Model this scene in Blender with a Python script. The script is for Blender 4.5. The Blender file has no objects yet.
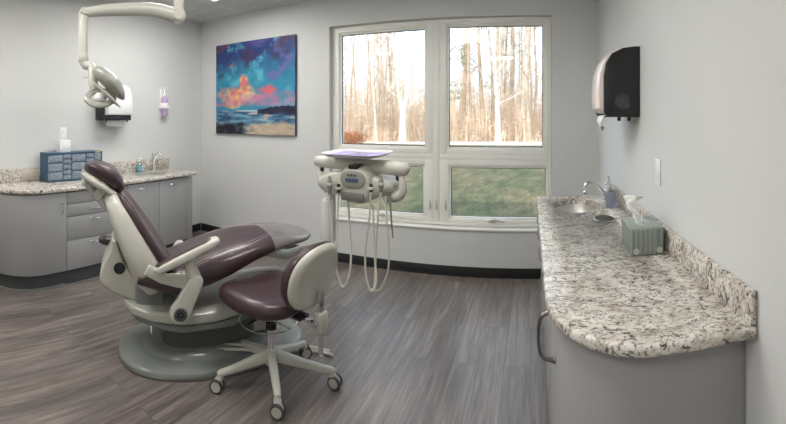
import bpy, bmesh, math, random
from mathutils import Vector, Matrix, noise

random.seed(7)
S = bpy.context.scene
COL = S.collection
PI = math.pi

# ------------------------------------------------------------------ measuring
FPX, CX, CY, CAMZ = 410.0, 530.0, 118.0, 1.48
def at_r(px, py, r):
    th = (px-CX)/FPX
    return Vector((math.sin(th)*r, math.cos(th)*r, CAMZ-(py-CY)*r/FPX))
def at_z(px, py, z):
    return at_r(px, py, (CAMZ-z)*FPX/(py-CY))

# ------------------------------------------------------------------ materials
MATS = {}
def mat(name, col, rough=.5, metal=0., spec=.5, coat=0., emit=None, estr=0., trans=0., bump=None, var=0., vscale=8., alpha=1., ior=1.45):
    if name in MATS: return MATS[name]
    m = bpy.data.materials.new(name); m.use_nodes = True
    nt = m.node_tree; b = nt.nodes['Principled BSDF']
    b.inputs['Base Color'].default_value = (*col, 1)
    b.inputs['Roughness'].default_value = rough
    b.inputs['Metallic'].default_value = metal
    b.inputs['Specular IOR Level'].default_value = spec
    b.inputs['Coat Weight'].default_value = coat
    b.inputs['Transmission Weight'].default_value = trans
    b.inputs['Alpha'].default_value = alpha
    b.inputs['IOR'].default_value = ior
    if emit:
        b.inputs['Emission Color'].default_value = (*emit, 1); b.inputs['Emission Strength'].default_value = estr
    if var or bump:
        tc = nt.nodes.new('ShaderNodeTexCoord')
        n = nt.nodes.new('ShaderNodeTexNoise'); n.inputs['Scale'].default_value = vscale; n.inputs['Detail'].default_value = 4
        nt.links.new(tc.outputs['Object'], n.inputs['Vector'])
        if var:
            r = nt.nodes.new('ShaderNodeValToRGB')
            r.color_ramp.elements[0].position = .3; r.color_ramp.elements[1].position = .7
            r.color_ramp.elements[0].color = (*[c*(1-var) for c in col], 1)
            r.color_ramp.elements[1].color = (*[min(1, c*(1+var)) for c in col], 1)
            nt.links.new(n.outputs['Fac'], r.inputs['Fac']); nt.links.new(r.outputs['Color'], b.inputs['Base Color'])
        if bump:
            n2 = nt.nodes.new('ShaderNodeTexNoise'); n2.inputs['Scale'].default_value = bump[0]; n2.inputs['Detail'].default_value = 3
            nt.links.new(tc.outputs['Object'], n2.inputs['Vector'])
            bp = nt.nodes.new('ShaderNodeBump'); bp.inputs['Strength'].default_value = bump[1]; bp.inputs['Distance'].default_value = .002
            nt.links.new(n2.outputs['Fac'], bp.inputs['Height']); nt.links.new(bp.outputs['Normal'], b.inputs['Normal'])
    MATS[name] = m
    return m

M_wall = mat('wall_paint', (.655,.66,.65), .75, var=.02, vscale=2, bump=(120,.15))
M_ceil = None
M_base = mat('baseboard_vinyl', (.022,.022,.023), .45)
M_vinyl = mat('window_vinyl', (.83,.815,.765), .35, var=.02)
M_lam = mat('grey_laminate', (.32,.315,.31), .38, var=.03, vscale=3)
M_lam_in = mat('cabinet_gap', (.05,.05,.05), .7)
M_toe = mat('toe_kick', (.062,.066,.068), .5, var=.08, vscale=6)
M_cream = mat('cream_plastic', (.53,.52,.46), .32, coat=.25, var=.015, vscale=5)
M_grey = mat('grey_green_plastic', (.20,.215,.20), .3, coat=.3, var=.05, vscale=5)
M_dark = mat('dark_metal', (.03,.032,.032), .5)
M_vin = mat('plum_vinyl', (.050,.027,.032), .36, spec=.5, coat=.22, var=.12, vscale=7, bump=(220,.25))
M_pip = mat('plum_piping', (.42,.33,.34), .5)
M_chrome = mat('chrome', (.72,.73,.75), .13, 1.)
M_steel = mat('brushed_steel', (.68,.66,.62), .34, 1.)
M_black = mat('black_plastic', (.012,.012,.013), .35, coat=.1)
M_white = mat('white_plastic', (.83,.83,.82), .35, coat=.2)
M_paper = mat('paper', (.88,.87,.84), .9)
M_rub = mat('grey_rubber', (.06,.06,.06), .6)
M_wheel = mat('caster_plastic', (.46,.45,.40), .35)
M_hose = mat('hose_silicone', (.60,.58,.50), .45)
M_blue = mat('navy_blue_plastic', (.035,.095,.165), .35)
M_glassdrawer = mat('smoky_clear_plastic', (.22,.26,.31), .18, spec=.6, var=.25, vscale=30)

def glass_mat(name, tint=(1,1,1), refl=.06):
    m = bpy.data.materials.new(name); m.use_nodes = True
    nt = m.node_tree; nt.nodes.clear()
    o = nt.nodes.new('ShaderNodeOutputMaterial'); mx = nt.nodes.new('ShaderNodeMixShader')
    t = nt.nodes.new('ShaderNodeBsdfTransparent'); g = nt.nodes.new('ShaderNodeBsdfGlossy')
    t.inputs['Color'].default_value = (*tint, 1); g.inputs['Roughness'].default_value = .02
    mx.inputs['Fac'].default_value = refl
    nt.links.new(t.outputs[0], mx.inputs[1]); nt.links.new(g.outputs[0], mx.inputs[2]); nt.links.new(mx.outputs[0], o.inputs['Surface'])
    return m
M_glass = glass_mat('window_glass', (.97,.98,.97), .015)
M_clear = glass_mat('clear_plastic', (.80,.83,.84), .16)
M_lilac = glass_mat('lilac_gel', (.72,.60,.84), .10)

def nodes_mat(name, rough=.5):
    m = bpy.data.materials.new(name); m.use_nodes = True
    b = m.node_tree.nodes['Principled BSDF']; b.inputs['Roughness'].default_value = rough
    return m, m.node_tree, b
def N(nt, t, **kw):
    n = nt.nodes.new(t)
    for k, v in kw.items():
        if k in n.inputs: n.inputs[k].default_value = v
        else: setattr(n, k, v)
    return n
def ramp(nt, src, stops, interp='LINEAR'):
    r = nt.nodes.new('ShaderNodeValToRGB'); r.color_ramp.interpolation = interp
    e = r.color_ramp.elements
    while len(e) < len(stops): e.new(.5)
    for i, (p, c) in enumerate(stops):
        e[i].position = p; e[i].color = (*c, 1) if len(c) == 3 else c
    nt.links.new(src, r.inputs['Fac']); return r
def mixc(nt, fac, a, b, mode='MIX'):
    m = nt.nodes.new('ShaderNodeMix'); m.data_type = 'RGBA'; m.blend_type = mode
    for sock, v in ((m.inputs[0], fac), (m.inputs[6], a), (m.inputs[7], b)):
        if hasattr(v, 'links') : nt.links.new(v, sock)
        elif isinstance(v, (int, float)): sock.default_value = v
        else: sock.default_value = (*v, 1)
    return m.outputs[2]

def make_granite():
    m, nt, b = nodes_mat('granite', .27)
    b.inputs['Specular IOR Level'].default_value = .5
    tc = N(nt, 'ShaderNodeTexCoord'); mp = N(nt, 'ShaderNodeMapping')
    mp.inputs['Rotation'].default_value = (0, 0, .5); mp.inputs['Scale'].default_value = (1.0, 1.45, 1.2)
    nt.links.new(tc.outputs['Object'], mp.inputs['Vector'])
    n1 = N(nt, 'ShaderNodeTexNoise', Scale=9., Detail=6., Roughness=.62, Distortion=1.4)
    n2 = N(nt, 'ShaderNodeTexNoise', Scale=26., Detail=7., Roughness=.7, Distortion=1.8)
    n3 = N(nt, 'ShaderNodeTexNoise', Scale=75., Detail=4., Roughness=.7, Distortion=.6)
    n4 = N(nt, 'ShaderNodeTexNoise', Scale=16., Detail=8., Roughness=.72, Distortion=2.6)
    for n in (n1, n2, n3, n4): nt.links.new(mp.outputs[0], n.inputs['Vector'])
    base = ramp(nt, n1.outputs['Fac'], [(.3, (.36,.31,.26)), (.45, (.60,.55,.48)), (.6, (.76,.73,.67))])
    g = ramp(nt, n2.outputs['Fac'], [(.40, (1,1,1)), (.48, (0,0,0))])
    c1 = mixc(nt, g.outputs[0], base.outputs[0], (.27,.23,.20))
    k = ramp(nt, n4.outputs['Fac'], [(.41, (1,1,1)), (.46, (0,0,0))])
    c2 = mixc(nt, k.outputs[0], c1, (.085,.08,.085))
    s = ramp(nt, n3.outputs['Fac'], [(.33, (1,1,1)), (.41, (0,0,0))])
    c3 = mixc(nt, s.outputs[0], c2, (.16,.13,.11))
    nt.links.new(c3, b.inputs['Base Color'])
    return m
M_granite = make_granite()

def make_floor():
    m, nt, b = nodes_mat('vinyl_plank', .36)
    tc = N(nt, 'ShaderNodeTexCoord'); mp = N(nt, 'ShaderNodeMapping')
    mp.inputs['Rotation'].default_value = (0, 0, PI/2)
    nt.links.new(tc.outputs['Object'], mp.inputs['Vector'])
    br = N(nt, 'ShaderNodeTexBrick'); br.offset = .37; br.offset_frequency = 2
    for k, v in (('Scale', 1.), ('Mortar Size', .0012), ('Mortar Smooth', .2), ('Bias', 0.), ('Brick Width', 1.22), ('Row Height', .155)): br.inputs[k].default_value = v
    br.inputs['Color1'].default_value = (0,0,0,1); br.inputs['Color2'].default_value = (1,1,1,1); br.inputs['Mortar'].default_value = (.5,.5,.5,1)
    nt.links.new(mp.outputs[0], br.inputs['Vector'])
    # plank offset for the grain
    mul = N(nt, 'ShaderNodeVectorMath', operation='MULTIPLY'); mul.inputs[1].default_value = (7.3, 3.1, 5.)
    nt.links.new(br.outputs['Color'], mul.inputs[0])
    add = N(nt, 'ShaderNodeVectorMath', operation='ADD')
    nt.links.new(tc.outputs['Object'], add.inputs[0]); nt.links.new(mul.outputs[0], add.inputs[1])
    m2 = N(nt, 'ShaderNodeMapping'); m2.inputs['Scale'].default_value = (14., .9, 1.)
    nt.links.new(add.outputs[0], m2.inputs['Vector'])
    g1 = N(nt, 'ShaderNodeTexNoise', Scale=1.6, Detail=7., Roughness=.6, Distortion=.5)
    g2 = N(nt, 'ShaderNodeTexNoise', Scale=7., Detail=5., Roughness=.7, Distortion=.2)
    nt.links.new(m2.outputs[0], g1.inputs['Vector']); nt.links.new(m2.outputs[0], g2.inputs['Vector'])
    grain = ramp(nt, g1.outputs['Fac'], [(.28, (.085,.069,.062)), (.5, (.17,.143,.13)), (.72, (.285,.25,.23))])
    fine = ramp(nt, g2.outputs['Fac'], [(.35, (.76,.76,.76)), (.6, (1.06,1.06,1.06))])
    c = mixc(nt, 1., grain.outputs[0], fine.outputs[0], 'MULTIPLY')
    tone = ramp(nt, br.outputs['Color'], [(0., (.84,.84,.85)), (1., (1.14,1.13,1.12))])
    c = mixc(nt, 1., c, tone.outputs[0], 'MULTIPLY')
    gap = ramp(nt, br.outputs['Fac'], [(0., (1,1,1)), (1., (.45,.45,.45))])
    c = mixc(nt, 1., c, gap.outputs[0], 'MULTIPLY')
    nt.links.new(c, b.inputs['Base Color'])
    bp = N(nt, 'ShaderNodeBump', Strength=.12, Distance=.001)
    nt.links.new(g2.outputs['Fac'], bp.inputs['Height']); nt.links.new(bp.outputs[0], b.inputs['Normal'])
    rr = ramp(nt, g1.outputs['Fac'], [(.3, (.30,.30,.30)), (.7, (.44,.44,.44))])
    nt.links.new(rr.outputs[0], b.inputs['Roughness'])
    return m
M_floor = make_floor()

def make_ceiling():
    m, nt, b = nodes_mat('ceiling_tile', .9)
    tc = N(nt, 'ShaderNodeTexCoord')
    br = N(nt, 'ShaderNodeTexBrick'); br.offset = 0
    for k, v in (('Scale', 1.), ('Mortar Size', .012), ('Mortar Smooth', .1), ('Brick Width', .61), ('Row Height', .61)): br.inputs[k].default_value = v
    br.inputs['Color1'].default_value = (.62,.62,.60,1); br.inputs['Color2'].default_value = (.60,.60,.585,1); br.inputs['Mortar'].default_value = (.72,.72,.70,1)
    mp = N(nt, 'ShaderNodeMapping'); mp.inputs['Location'].default_value = (.12, .25, 0)
    nt.links.new(tc.outputs['Object'], mp.inputs['Vector']); nt.links.new(mp.outputs[0], br.inputs['Vector'])
    n = N(nt, 'ShaderNodeTexNoise', Scale=90., Detail=3.); nt.links.new(tc.outputs['Object'], n.inputs['Vector'])
    r = ramp(nt, n.outputs['Fac'], [(.34, (.72,.72,.72)), (.45, (1,1,1))])
    nt.links.new(mixc(nt, 1., br.outputs['Color'], r.outputs[0], 'MULTIPLY'), b.inputs['Base Color'])
    return m
M_ceil = make_ceiling()

def make_grass():
    m, nt, b = nodes_mat('lawn_grass', .95)
    tc = N(nt, 'ShaderNodeTexCoord')
    n1 = N(nt, 'ShaderNodeTexNoise', Scale=.45, Detail=5., Roughness=.6); n2 = N(nt, 'ShaderNodeTexNoise', Scale=2.4, Detail=8., Roughness=.8)
    n3 = N(nt, 'ShaderNodeTexNoise', Scale=9., Detail=4., Roughness=.8)
    mp = N(nt, 'ShaderNodeMapping'); mp.inputs['Scale'].default_value = (1.5, .45, 1.); nt.links.new(tc.outputs['Object'], mp.inputs['Vector'])
    for n in (n1, n2, n3): nt.links.new(mp.outputs[0], n.inputs['Vector'])
    a = ramp(nt, n1.outputs['Fac'], [(.42, (.052,.062,.022)), (.60, (.115,.092,.050))])
    d = ramp(nt, n2.outputs['Fac'], [(.38, (.5,.52,.45)), (.62, (1.4,1.35,1.3))])
    e = ramp(nt, n3.outputs['Fac'], [(.35, (.6,.65,.55)), (.65, (1.3,1.25,1.15))])
    c = mixc(nt, 1., a.outputs[0], d.outputs[0], 'MULTIPLY'); c = mixc(nt, 1., c, e.outputs[0], 'MULTIPLY')
    nt.links.new(c, b.inputs['Base Color'])
    return m
M_grass = make_grass()
M_litter = mat('leaf_litter', (.78,.70,.60), .95, var=.25, vscale=1.5)
M_bark = mat('pale_bark', (.52,.43,.35), .9, var=.3, vscale=3.)
M_bark2 = mat('white_bark', (.62,.57,.50), .9, var=.15, vscale=3.)
M_bark3 = mat('brown_bark', (.40,.30,.22), .9, var=.3, vscale=3.)
M_needle = mat('pine_needles', (.22,.25,.10), .9, var=.3, vscale=2.)
M_twig = mat('dry_twigs', (.62,.48,.36), .9, var=.35, vscale=.6)
M_russet = mat('russet_leaves', (.42,.17,.08), .9, var=.3, vscale=3.)

# ------------------------------------------------------------------ mesh kit
def new(): return bmesh.new()
def merge(bm, tmp, mi=0):
    for f in tmp.faces: f.material_index = mi
    me = bpy.data.meshes.new('tmp'); tmp.to_mesh(me); tmp.free()
    n0 = len(bm.faces); bm.from_mesh(me); bpy.data.meshes.remove(me)
def bevel(t, w, seg=2, ang=.5):
    if w <= 0: return
    es = [e for e in t.edges if len(e.link_faces) == 2 and e.calc_face_angle(0) > ang]
    if es: bmesh.ops.bevel(t, geom=es, offset=w, segments=seg, profile=.5, affect='EDGES', clamp_overlap=True)
def box(bm, c, s, bev=0., M=None, mi=0, seg=2):
    t = bmesh.new(); bmesh.ops.create_cube(t, size=1.)
    for v in t.verts: v.co = Vector((v.co.x*s[0], v.co.y*s[1], v.co.z*s[2]))
    bevel(t, bev, seg)
    for v in t.verts:
        v.co = v.co + Vector(c)
        if M: v.co = M @ v.co
    merge(bm, t, mi)
def boxmm(bm, lo, hi, bev=0., M=None, mi=0):
    box(bm, [(a+b)/2 for a, b in zip(lo, hi)], [b-a for a, b in zip(lo, hi)], bev, M, mi)
def rings(bm, rs, cap0=True, cap1=True, closed=True, mi=0, M=None, loop=False):
    t = bmesh.new(); V = []
    for r in rs: V.append([t.verts.new(M @ Vector(p) if M else Vector(p)) for p in r])
    n = len(rs[0]); L = len(V)
    for i in range(L if loop else L-1):
        A, B = V[i], V[(i+1) % L]
        for j in range(n if closed else n-1):
            k = (j+1) % n
            try: t.faces.new((A[j], A[k], B[k], B[j]))
            except ValueError: pass
    if not loop:
        if cap0 and closed: t.faces.new(V[0][::-1])
        if cap1 and closed: t.faces.new(V[-1])
    bmesh.ops.recalc_face_normals(t, faces=t.faces)
    merge(bm, t, mi)
def spline(pts, n=8):
    pts = [Vector(p) for p in pts]
    if len(pts) < 3: return pts
    P = [2*pts[0]-pts[1]] + pts + [2*pts[-1]-pts[-2]]; out = []
    for i in range(1, len(P)-2):
        for k in range(n):
            t = k/n; a, b, c, d = P[i-1], P[i], P[i+1], P[i+2]
            out.append(.5*((2*b)+(c-a)*t+(2*a-5*b+4*c-d)*t*t+(3*b-a-3*c+d)*t**3))
    out.append(pts[-1]); return out
def tube(bm, pts, r, seg=10, smooth=0, mi=0, flat=None, M=None, cap=True):
    """r: number or list (one per given point)"""
    pts = [Vector(p) for p in pts]
    rad = r if isinstance(r, (list, tuple)) else [r]*len(pts)
    if smooth:
        q = spline(pts, smooth); rr = spline([Vector((x, 0, 0)) for x in rad], smooth); rad = [v.x for v in rr]; pts = q
        if len(rad) != len(pts): rad = [rad[0]]*len(pts)
    rs = []; up = None
    for i, p in enumerate(pts):
        a = pts[max(0, i-1)]; b = pts[min(len(pts)-1, i+1)]; d = (b-a).normalized()
        if up is None:
            up = Vector((0,0,1)) if abs(d.z) < .9 else Vector((1,0,0))
        x = (up - d*up.dot(d)).normalized(); y = d.cross(x); up = x
        fx, fy = (flat if flat else (1, 1))
        rs.append([p + x*math.cos(2*PI*k/seg)*rad[i]*fx + y*math.sin(2*PI*k/seg)*rad[i]*fy for k in range(seg)])
    rings(bm, rs, cap, cap, mi=mi, M=M)
def lathe(bm, prof, c=(0,0,0), axis=(0,0,1), seg=24, mi=0, M=None):
    """prof: (radius, height)"""
    ax = Vector(axis).normalized(); x = ax.orthogonal().normalized(); y = ax.cross(x); c = Vector(c)
    rs = [[c + ax*h + (x*math.cos(2*PI*k/seg)+y*math.sin(2*PI*k/seg))*max(r, 1e-4) for k in range(seg)] for r, h in prof]
    rings(bm, rs, mi=mi, M=M)
def prism(bm, poly, z0, z1, bev=0., mi=0, M=None, seg=2, ang=.5):
    t = bmesh.new()
    vs = [t.verts.new((p[0], p[1], z0)) for p in poly]; f = t.faces.new(vs)
    r = bmesh.ops.extrude_face_region(t, geom=[f])
    for v in [g for g in r['geom'] if isinstance(g, bmesh.types.BMVert)]: v.co.z = z1
    bmesh.ops.recalc_face_normals(t, faces=t.faces)
    bevel(t, bev, seg, ang)
    if M:
        for v in t.verts: v.co = M @ v.co
    merge(bm, t, mi)
def sph(bm, c, s, seg=16, M=None, mi=0):
    t = bmesh.new(); bmesh.ops.create_uvsphere(t, u_segments=seg, v_segments=max(6, seg//2), radius=1.)
    for v in t.verts:
        v.co = Vector((v.co.x*s[0]+c[0], v.co.y*s[1]+c[1], v.co.z*s[2]+c[2]))
        if M: v.co = M @ v.co
    merge(bm, t, mi)
def sell(u, a, b, e):
    c, s = math.cos(u), math.sin(u)
    return a*math.copysign(abs(c)**(2/e), c), b*math.copysign(abs(s)**(2/e), s)

ROOTM = {}
def thing(name, loc=(0,0,0), rz=0., label=None, cat=None, group=None):
    o = bpy.data.objects.new(name, None); COL.objects.link(o)
    o.empty_display_size = .1; o.location = loc; o.rotation_euler = (0, 0, rz)
    ROOTM[o.name] = Matrix.Translation(loc) @ Matrix.Rotation(rz, 4, 'Z')
    tag(o, label, cat, group); return o
def tag(o, label=None, cat=None, group=None, kind=None):
    if label: o['label'] = label
    if cat: o['category'] = cat
    if group: o['group'] = group
    if kind: o['kind'] = kind
    return o
def obj(name, bm, mats, parent=None, local=False, origin=None, smooth=True, angle=35, label=None):
    """world-space bm; under a parent the verts are taken into the root's space"""
    if not isinstance(mats, (list, tuple)): mats = [mats]
    R = None
    if parent is not None:
        p = parent
        while p.parent is not None: p = p.parent
        R = ROOTM.get(p.name)
    if R is not None and not local:
        bmesh.ops.transform(bm, matrix=R.inverted(), verts=bm.verts)
    if parent is None and origin is None:
        xs = [v.co for v in bm.verts]
        origin = Vector(((min(v.x for v in xs)+max(v.x for v in xs))/2, (min(v.y for v in xs)+max(v.y for v in xs))/2, min(v.z for v in xs)))
    if origin is not None:
        for v in bm.verts: v.co -= Vector(origin)
    me = bpy.data.meshes.new(name); bm.to_mesh(me); bm.free()
    for m in mats: me.materials.append(m)
    if smooth:
        me.polygons.foreach_set('use_smooth', [True]*len(me.polygons))
        try: me.set_sharp_from_angle(angle=math.radians(angle))
        except Exception: pass
    o = bpy.data.objects.new(name, me); COL.objects.link(o)
    if origin is not None: o.location = origin; 
    if parent is None: ROOTM[o.name] = Matrix.Translation(o.location)
    if parent is not None: o.parent = parent
    if label: o['label'] = label
    return o
def kids(o): return [c for c in bpy.data.objects if c.parent == o]
def copy_tree(o, parent=None):
    c = o.copy(); COL.objects.link(c); c.parent = parent
    for ch in kids(o): copy_tree(ch, c)
    return c
def struct(name, bm, m, **k):
    o = obj(name, bm, m, origin=(0,0,0), **k); o['kind'] = 'structure'; return o

# ------------------------------------------------------------------ room
D = 3.79; XR = .634; ZC = 2.74
WC = Vector((-3.92, D, 0)); WU = Vector((.0715, -.9974, 0)); WN = Vector((.9974, .0715, 0))
ML = Matrix(((WU.x, WN.x, 0, WC.x), (WU.y, WN.y, 0, WC.y), (0, 0, 1, 0), (0, 0, 0, 1)))   # (s, d, z) along / out from the left wall
YR = -1.6
def s_at(px, d):           # where the column px meets the line d out from the left wall
    t = math.tan((px-CX)/FPX); p = WC + WN*d
    return (p.x - t*p.y)/(t*WU.y - WU.x)
SE = (D-YR)/.9974
xL = WC.x + WU.x*SE

b = new(); prism(b, [(WC.x-.3, D+.2), (xL-.3, YR-.2), (XR+.2, YR-.2), (XR+.2, D+.2)], -.12, 0); struct('floor', b, M_floor, smooth=False)
b = new(); prism(b, [(WC.x-.3, D+.2), (xL-.3, YR-.2), (XR+.2, YR-.2), (XR+.2, D+.2)], ZC, ZC+.2); struct('ceiling', b, M_ceil, smooth=False)
b = new(); boxmm(b, (-.0, -.15, 0), (SE, 0, ZC), M=ML); struct('wall_left', b, M_wall, smooth=False)
b = new(); boxmm(b, (XR, YR, 0), (XR+.15, D, ZC)); struct('wall_right', b, M_wall, smooth=False)
b = new(); boxmm(b, (xL-.15, YR-.15, 0), (XR+.15, YR, ZC)); struct('wall_rear', b, M_wall, smooth=False)
OX0, OX1, OZ0, OZ1 = -2.02, .2035, .45, 2.435
b = new(); WT = .2
boxmm(b, (WC.x-.16, D, 0), (OX0, D+WT, ZC)); boxmm(b, (OX1, D, 0), (XR+.15, D+WT, ZC))
boxmm(b, (OX0, D, 0), (OX1, D+WT, OZ0)); boxmm(b, (OX0, D, OZ1), (OX1, D+WT, ZC))
struct('wall_back', b, M_wall, smooth=False)
# baseboards
b = new(); boxmm(b, (WC.x+.01, D-.012, 0), (XR-.01, D-.0005, .09), .003); boxmm(b, (WC.x+.02, D-.022, 0), (XR-.01, D-.012, .012), .003); struct('baseboard_back', b, M_base)
b = new(); boxmm(b, (.02, .0005, 0), (.58, .012, .09), .003, M=ML); struct('baseboard_left', b, M_base)
b = new(); boxmm(b, (XR-.012, 3.22, 0), (XR-.0005, D-.02, .09), .003); struct('baseboard_right', b, M_base)

# window surround and the four windows
FY0, FY1 = D+.06, D+.15
b = new()
VX = [OX0+.002, -.94, -.85, OX1-.002]
def bar(x0, z0, x1, z1, y0=FY0, y1=FY1, bv=.006): boxmm(b, (x0, y0, z0), (x1, y1, z1), bv)
bar(OX0+.002, OZ0+.002, OX0+.045, OZ1-.002); bar(OX1-.030, OZ0+.002, OX1-.002, OZ1-.002)
bar(OX0+.045, OZ1-.042, OX1-.030, OZ1-.002); bar(OX0+.045, OZ0+.002, OX1-.030, OZ0+.035)
bar(-.925, OZ0+.035, -.865, OZ1-.042, y0=FY0-.006); bar(OX0+.045, 1.085, -.925, 1.135, y0=FY0-.006); bar(-.865, 1.085, OX1-.030, 1.135, y0=FY0-.006)
# stool ledge along the bottom
boxmm(b, (OX0-.01, D-.018, OZ0-.022), (OX1+.01, FY0, OZ0+.0), .006)
struct('trim_1', b, M_vinyl)
def window(n, x0, z0, x1, z1, px0, pz0, px1, pz1, crank):
    """outer sash x0..x1, glass opening px0..px1"""
    b = new(); y0, y1 = FY0-.004, FY1-.02
    # stepped sash frame: an outer and a slimmer inner rim
    for (a0, c0, a1, c1, i0, k0, i1, k1, ya) in ((x0, z0, x1, z1, px0-.02, pz0-.02, px1+.02, pz1+.02, y0), (px0-.02, pz0-.02, px1+.02, pz1+.02, px0, pz0, px1, pz1, y0+.016)):
        boxmm(b, (a0, ya, c0), (i0, y1, c1), .003); boxmm(b, (i1, ya, c0), (a1, y1, c1), .003)
        boxmm(b, (i0, ya, c0), (i1, y1, k0), .003); boxmm(b, (i0, ya, k1), (i1, y1, c1), .003)
    w = struct('window_%d' % n, b, M_vinyl)
    g = new(); boxmm(g, (px0-.004, y0+.045, pz0-.004), (px1+.004, y0+.05, pz1+.004)); obj('glass', g, M_glass, w, smooth=False)
    k = new()
    for (a0, c0, a1, c1) in ((px0, pz0, px0+.006, pz1), (px1-.006, pz0, px1, pz1), (px0, pz0, px1, pz0+.006), (px0, pz1-.006, px1, pz1)):
        boxmm(k, (a0, y0+.036, c0), (a1, y0+.044, c1))
    obj('gasket', k, M_dark, w, smooth=False, label='thin black gasket')
    if crank:
        c = crank; h = new()
        sph(h, (c, y0-.012, z0+.03), (.045, .018, .016)); tube(h, [(c+.0, y0-.022, z0+.035), (c+.03, y0-.05, z0+.05), (c+.10, y0-.045, z0+.032)], [.009, .008, .007], 8, 3)
        sph(h, (c+.105, y0-.045, z0+.03), (.014, .012, .012))
        obj('handle', h, M_cream, w, label='folding crank handle')
    return w
zm0, zm1 = 1.085, 1.135
window(1, OX0+.045, zm1, -.925, OZ1-.042, -1.913, 1.205, -1.013, 2.345, None)
window(2, -.865, zm1, OX1-.030, OZ1-.042, -.774, 1.20, .1202, 2.352, None)
w3 = window(3, OX0+.045, OZ0+.035, -.925, zm0, -1.925, .545, -1.029, 1.005, -1.45)
w4 = window(4, -.865, OZ0+.035, OX1-.030, zm0, -.755, .54, .1476, 1.005, -.36)
for x, w in ((-.955, w3), (-.895, w3), (-.80, w4)):
    h = new(); boxmm(h, (x-.008, FY0-.022, .60), (x+.008, FY0-.004, .66), .004); boxmm(h, (x-.004, FY0-.03, .61), (x+.004, FY0-.02, .70), .003)
    obj('latch', h, M_cream, w)

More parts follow.
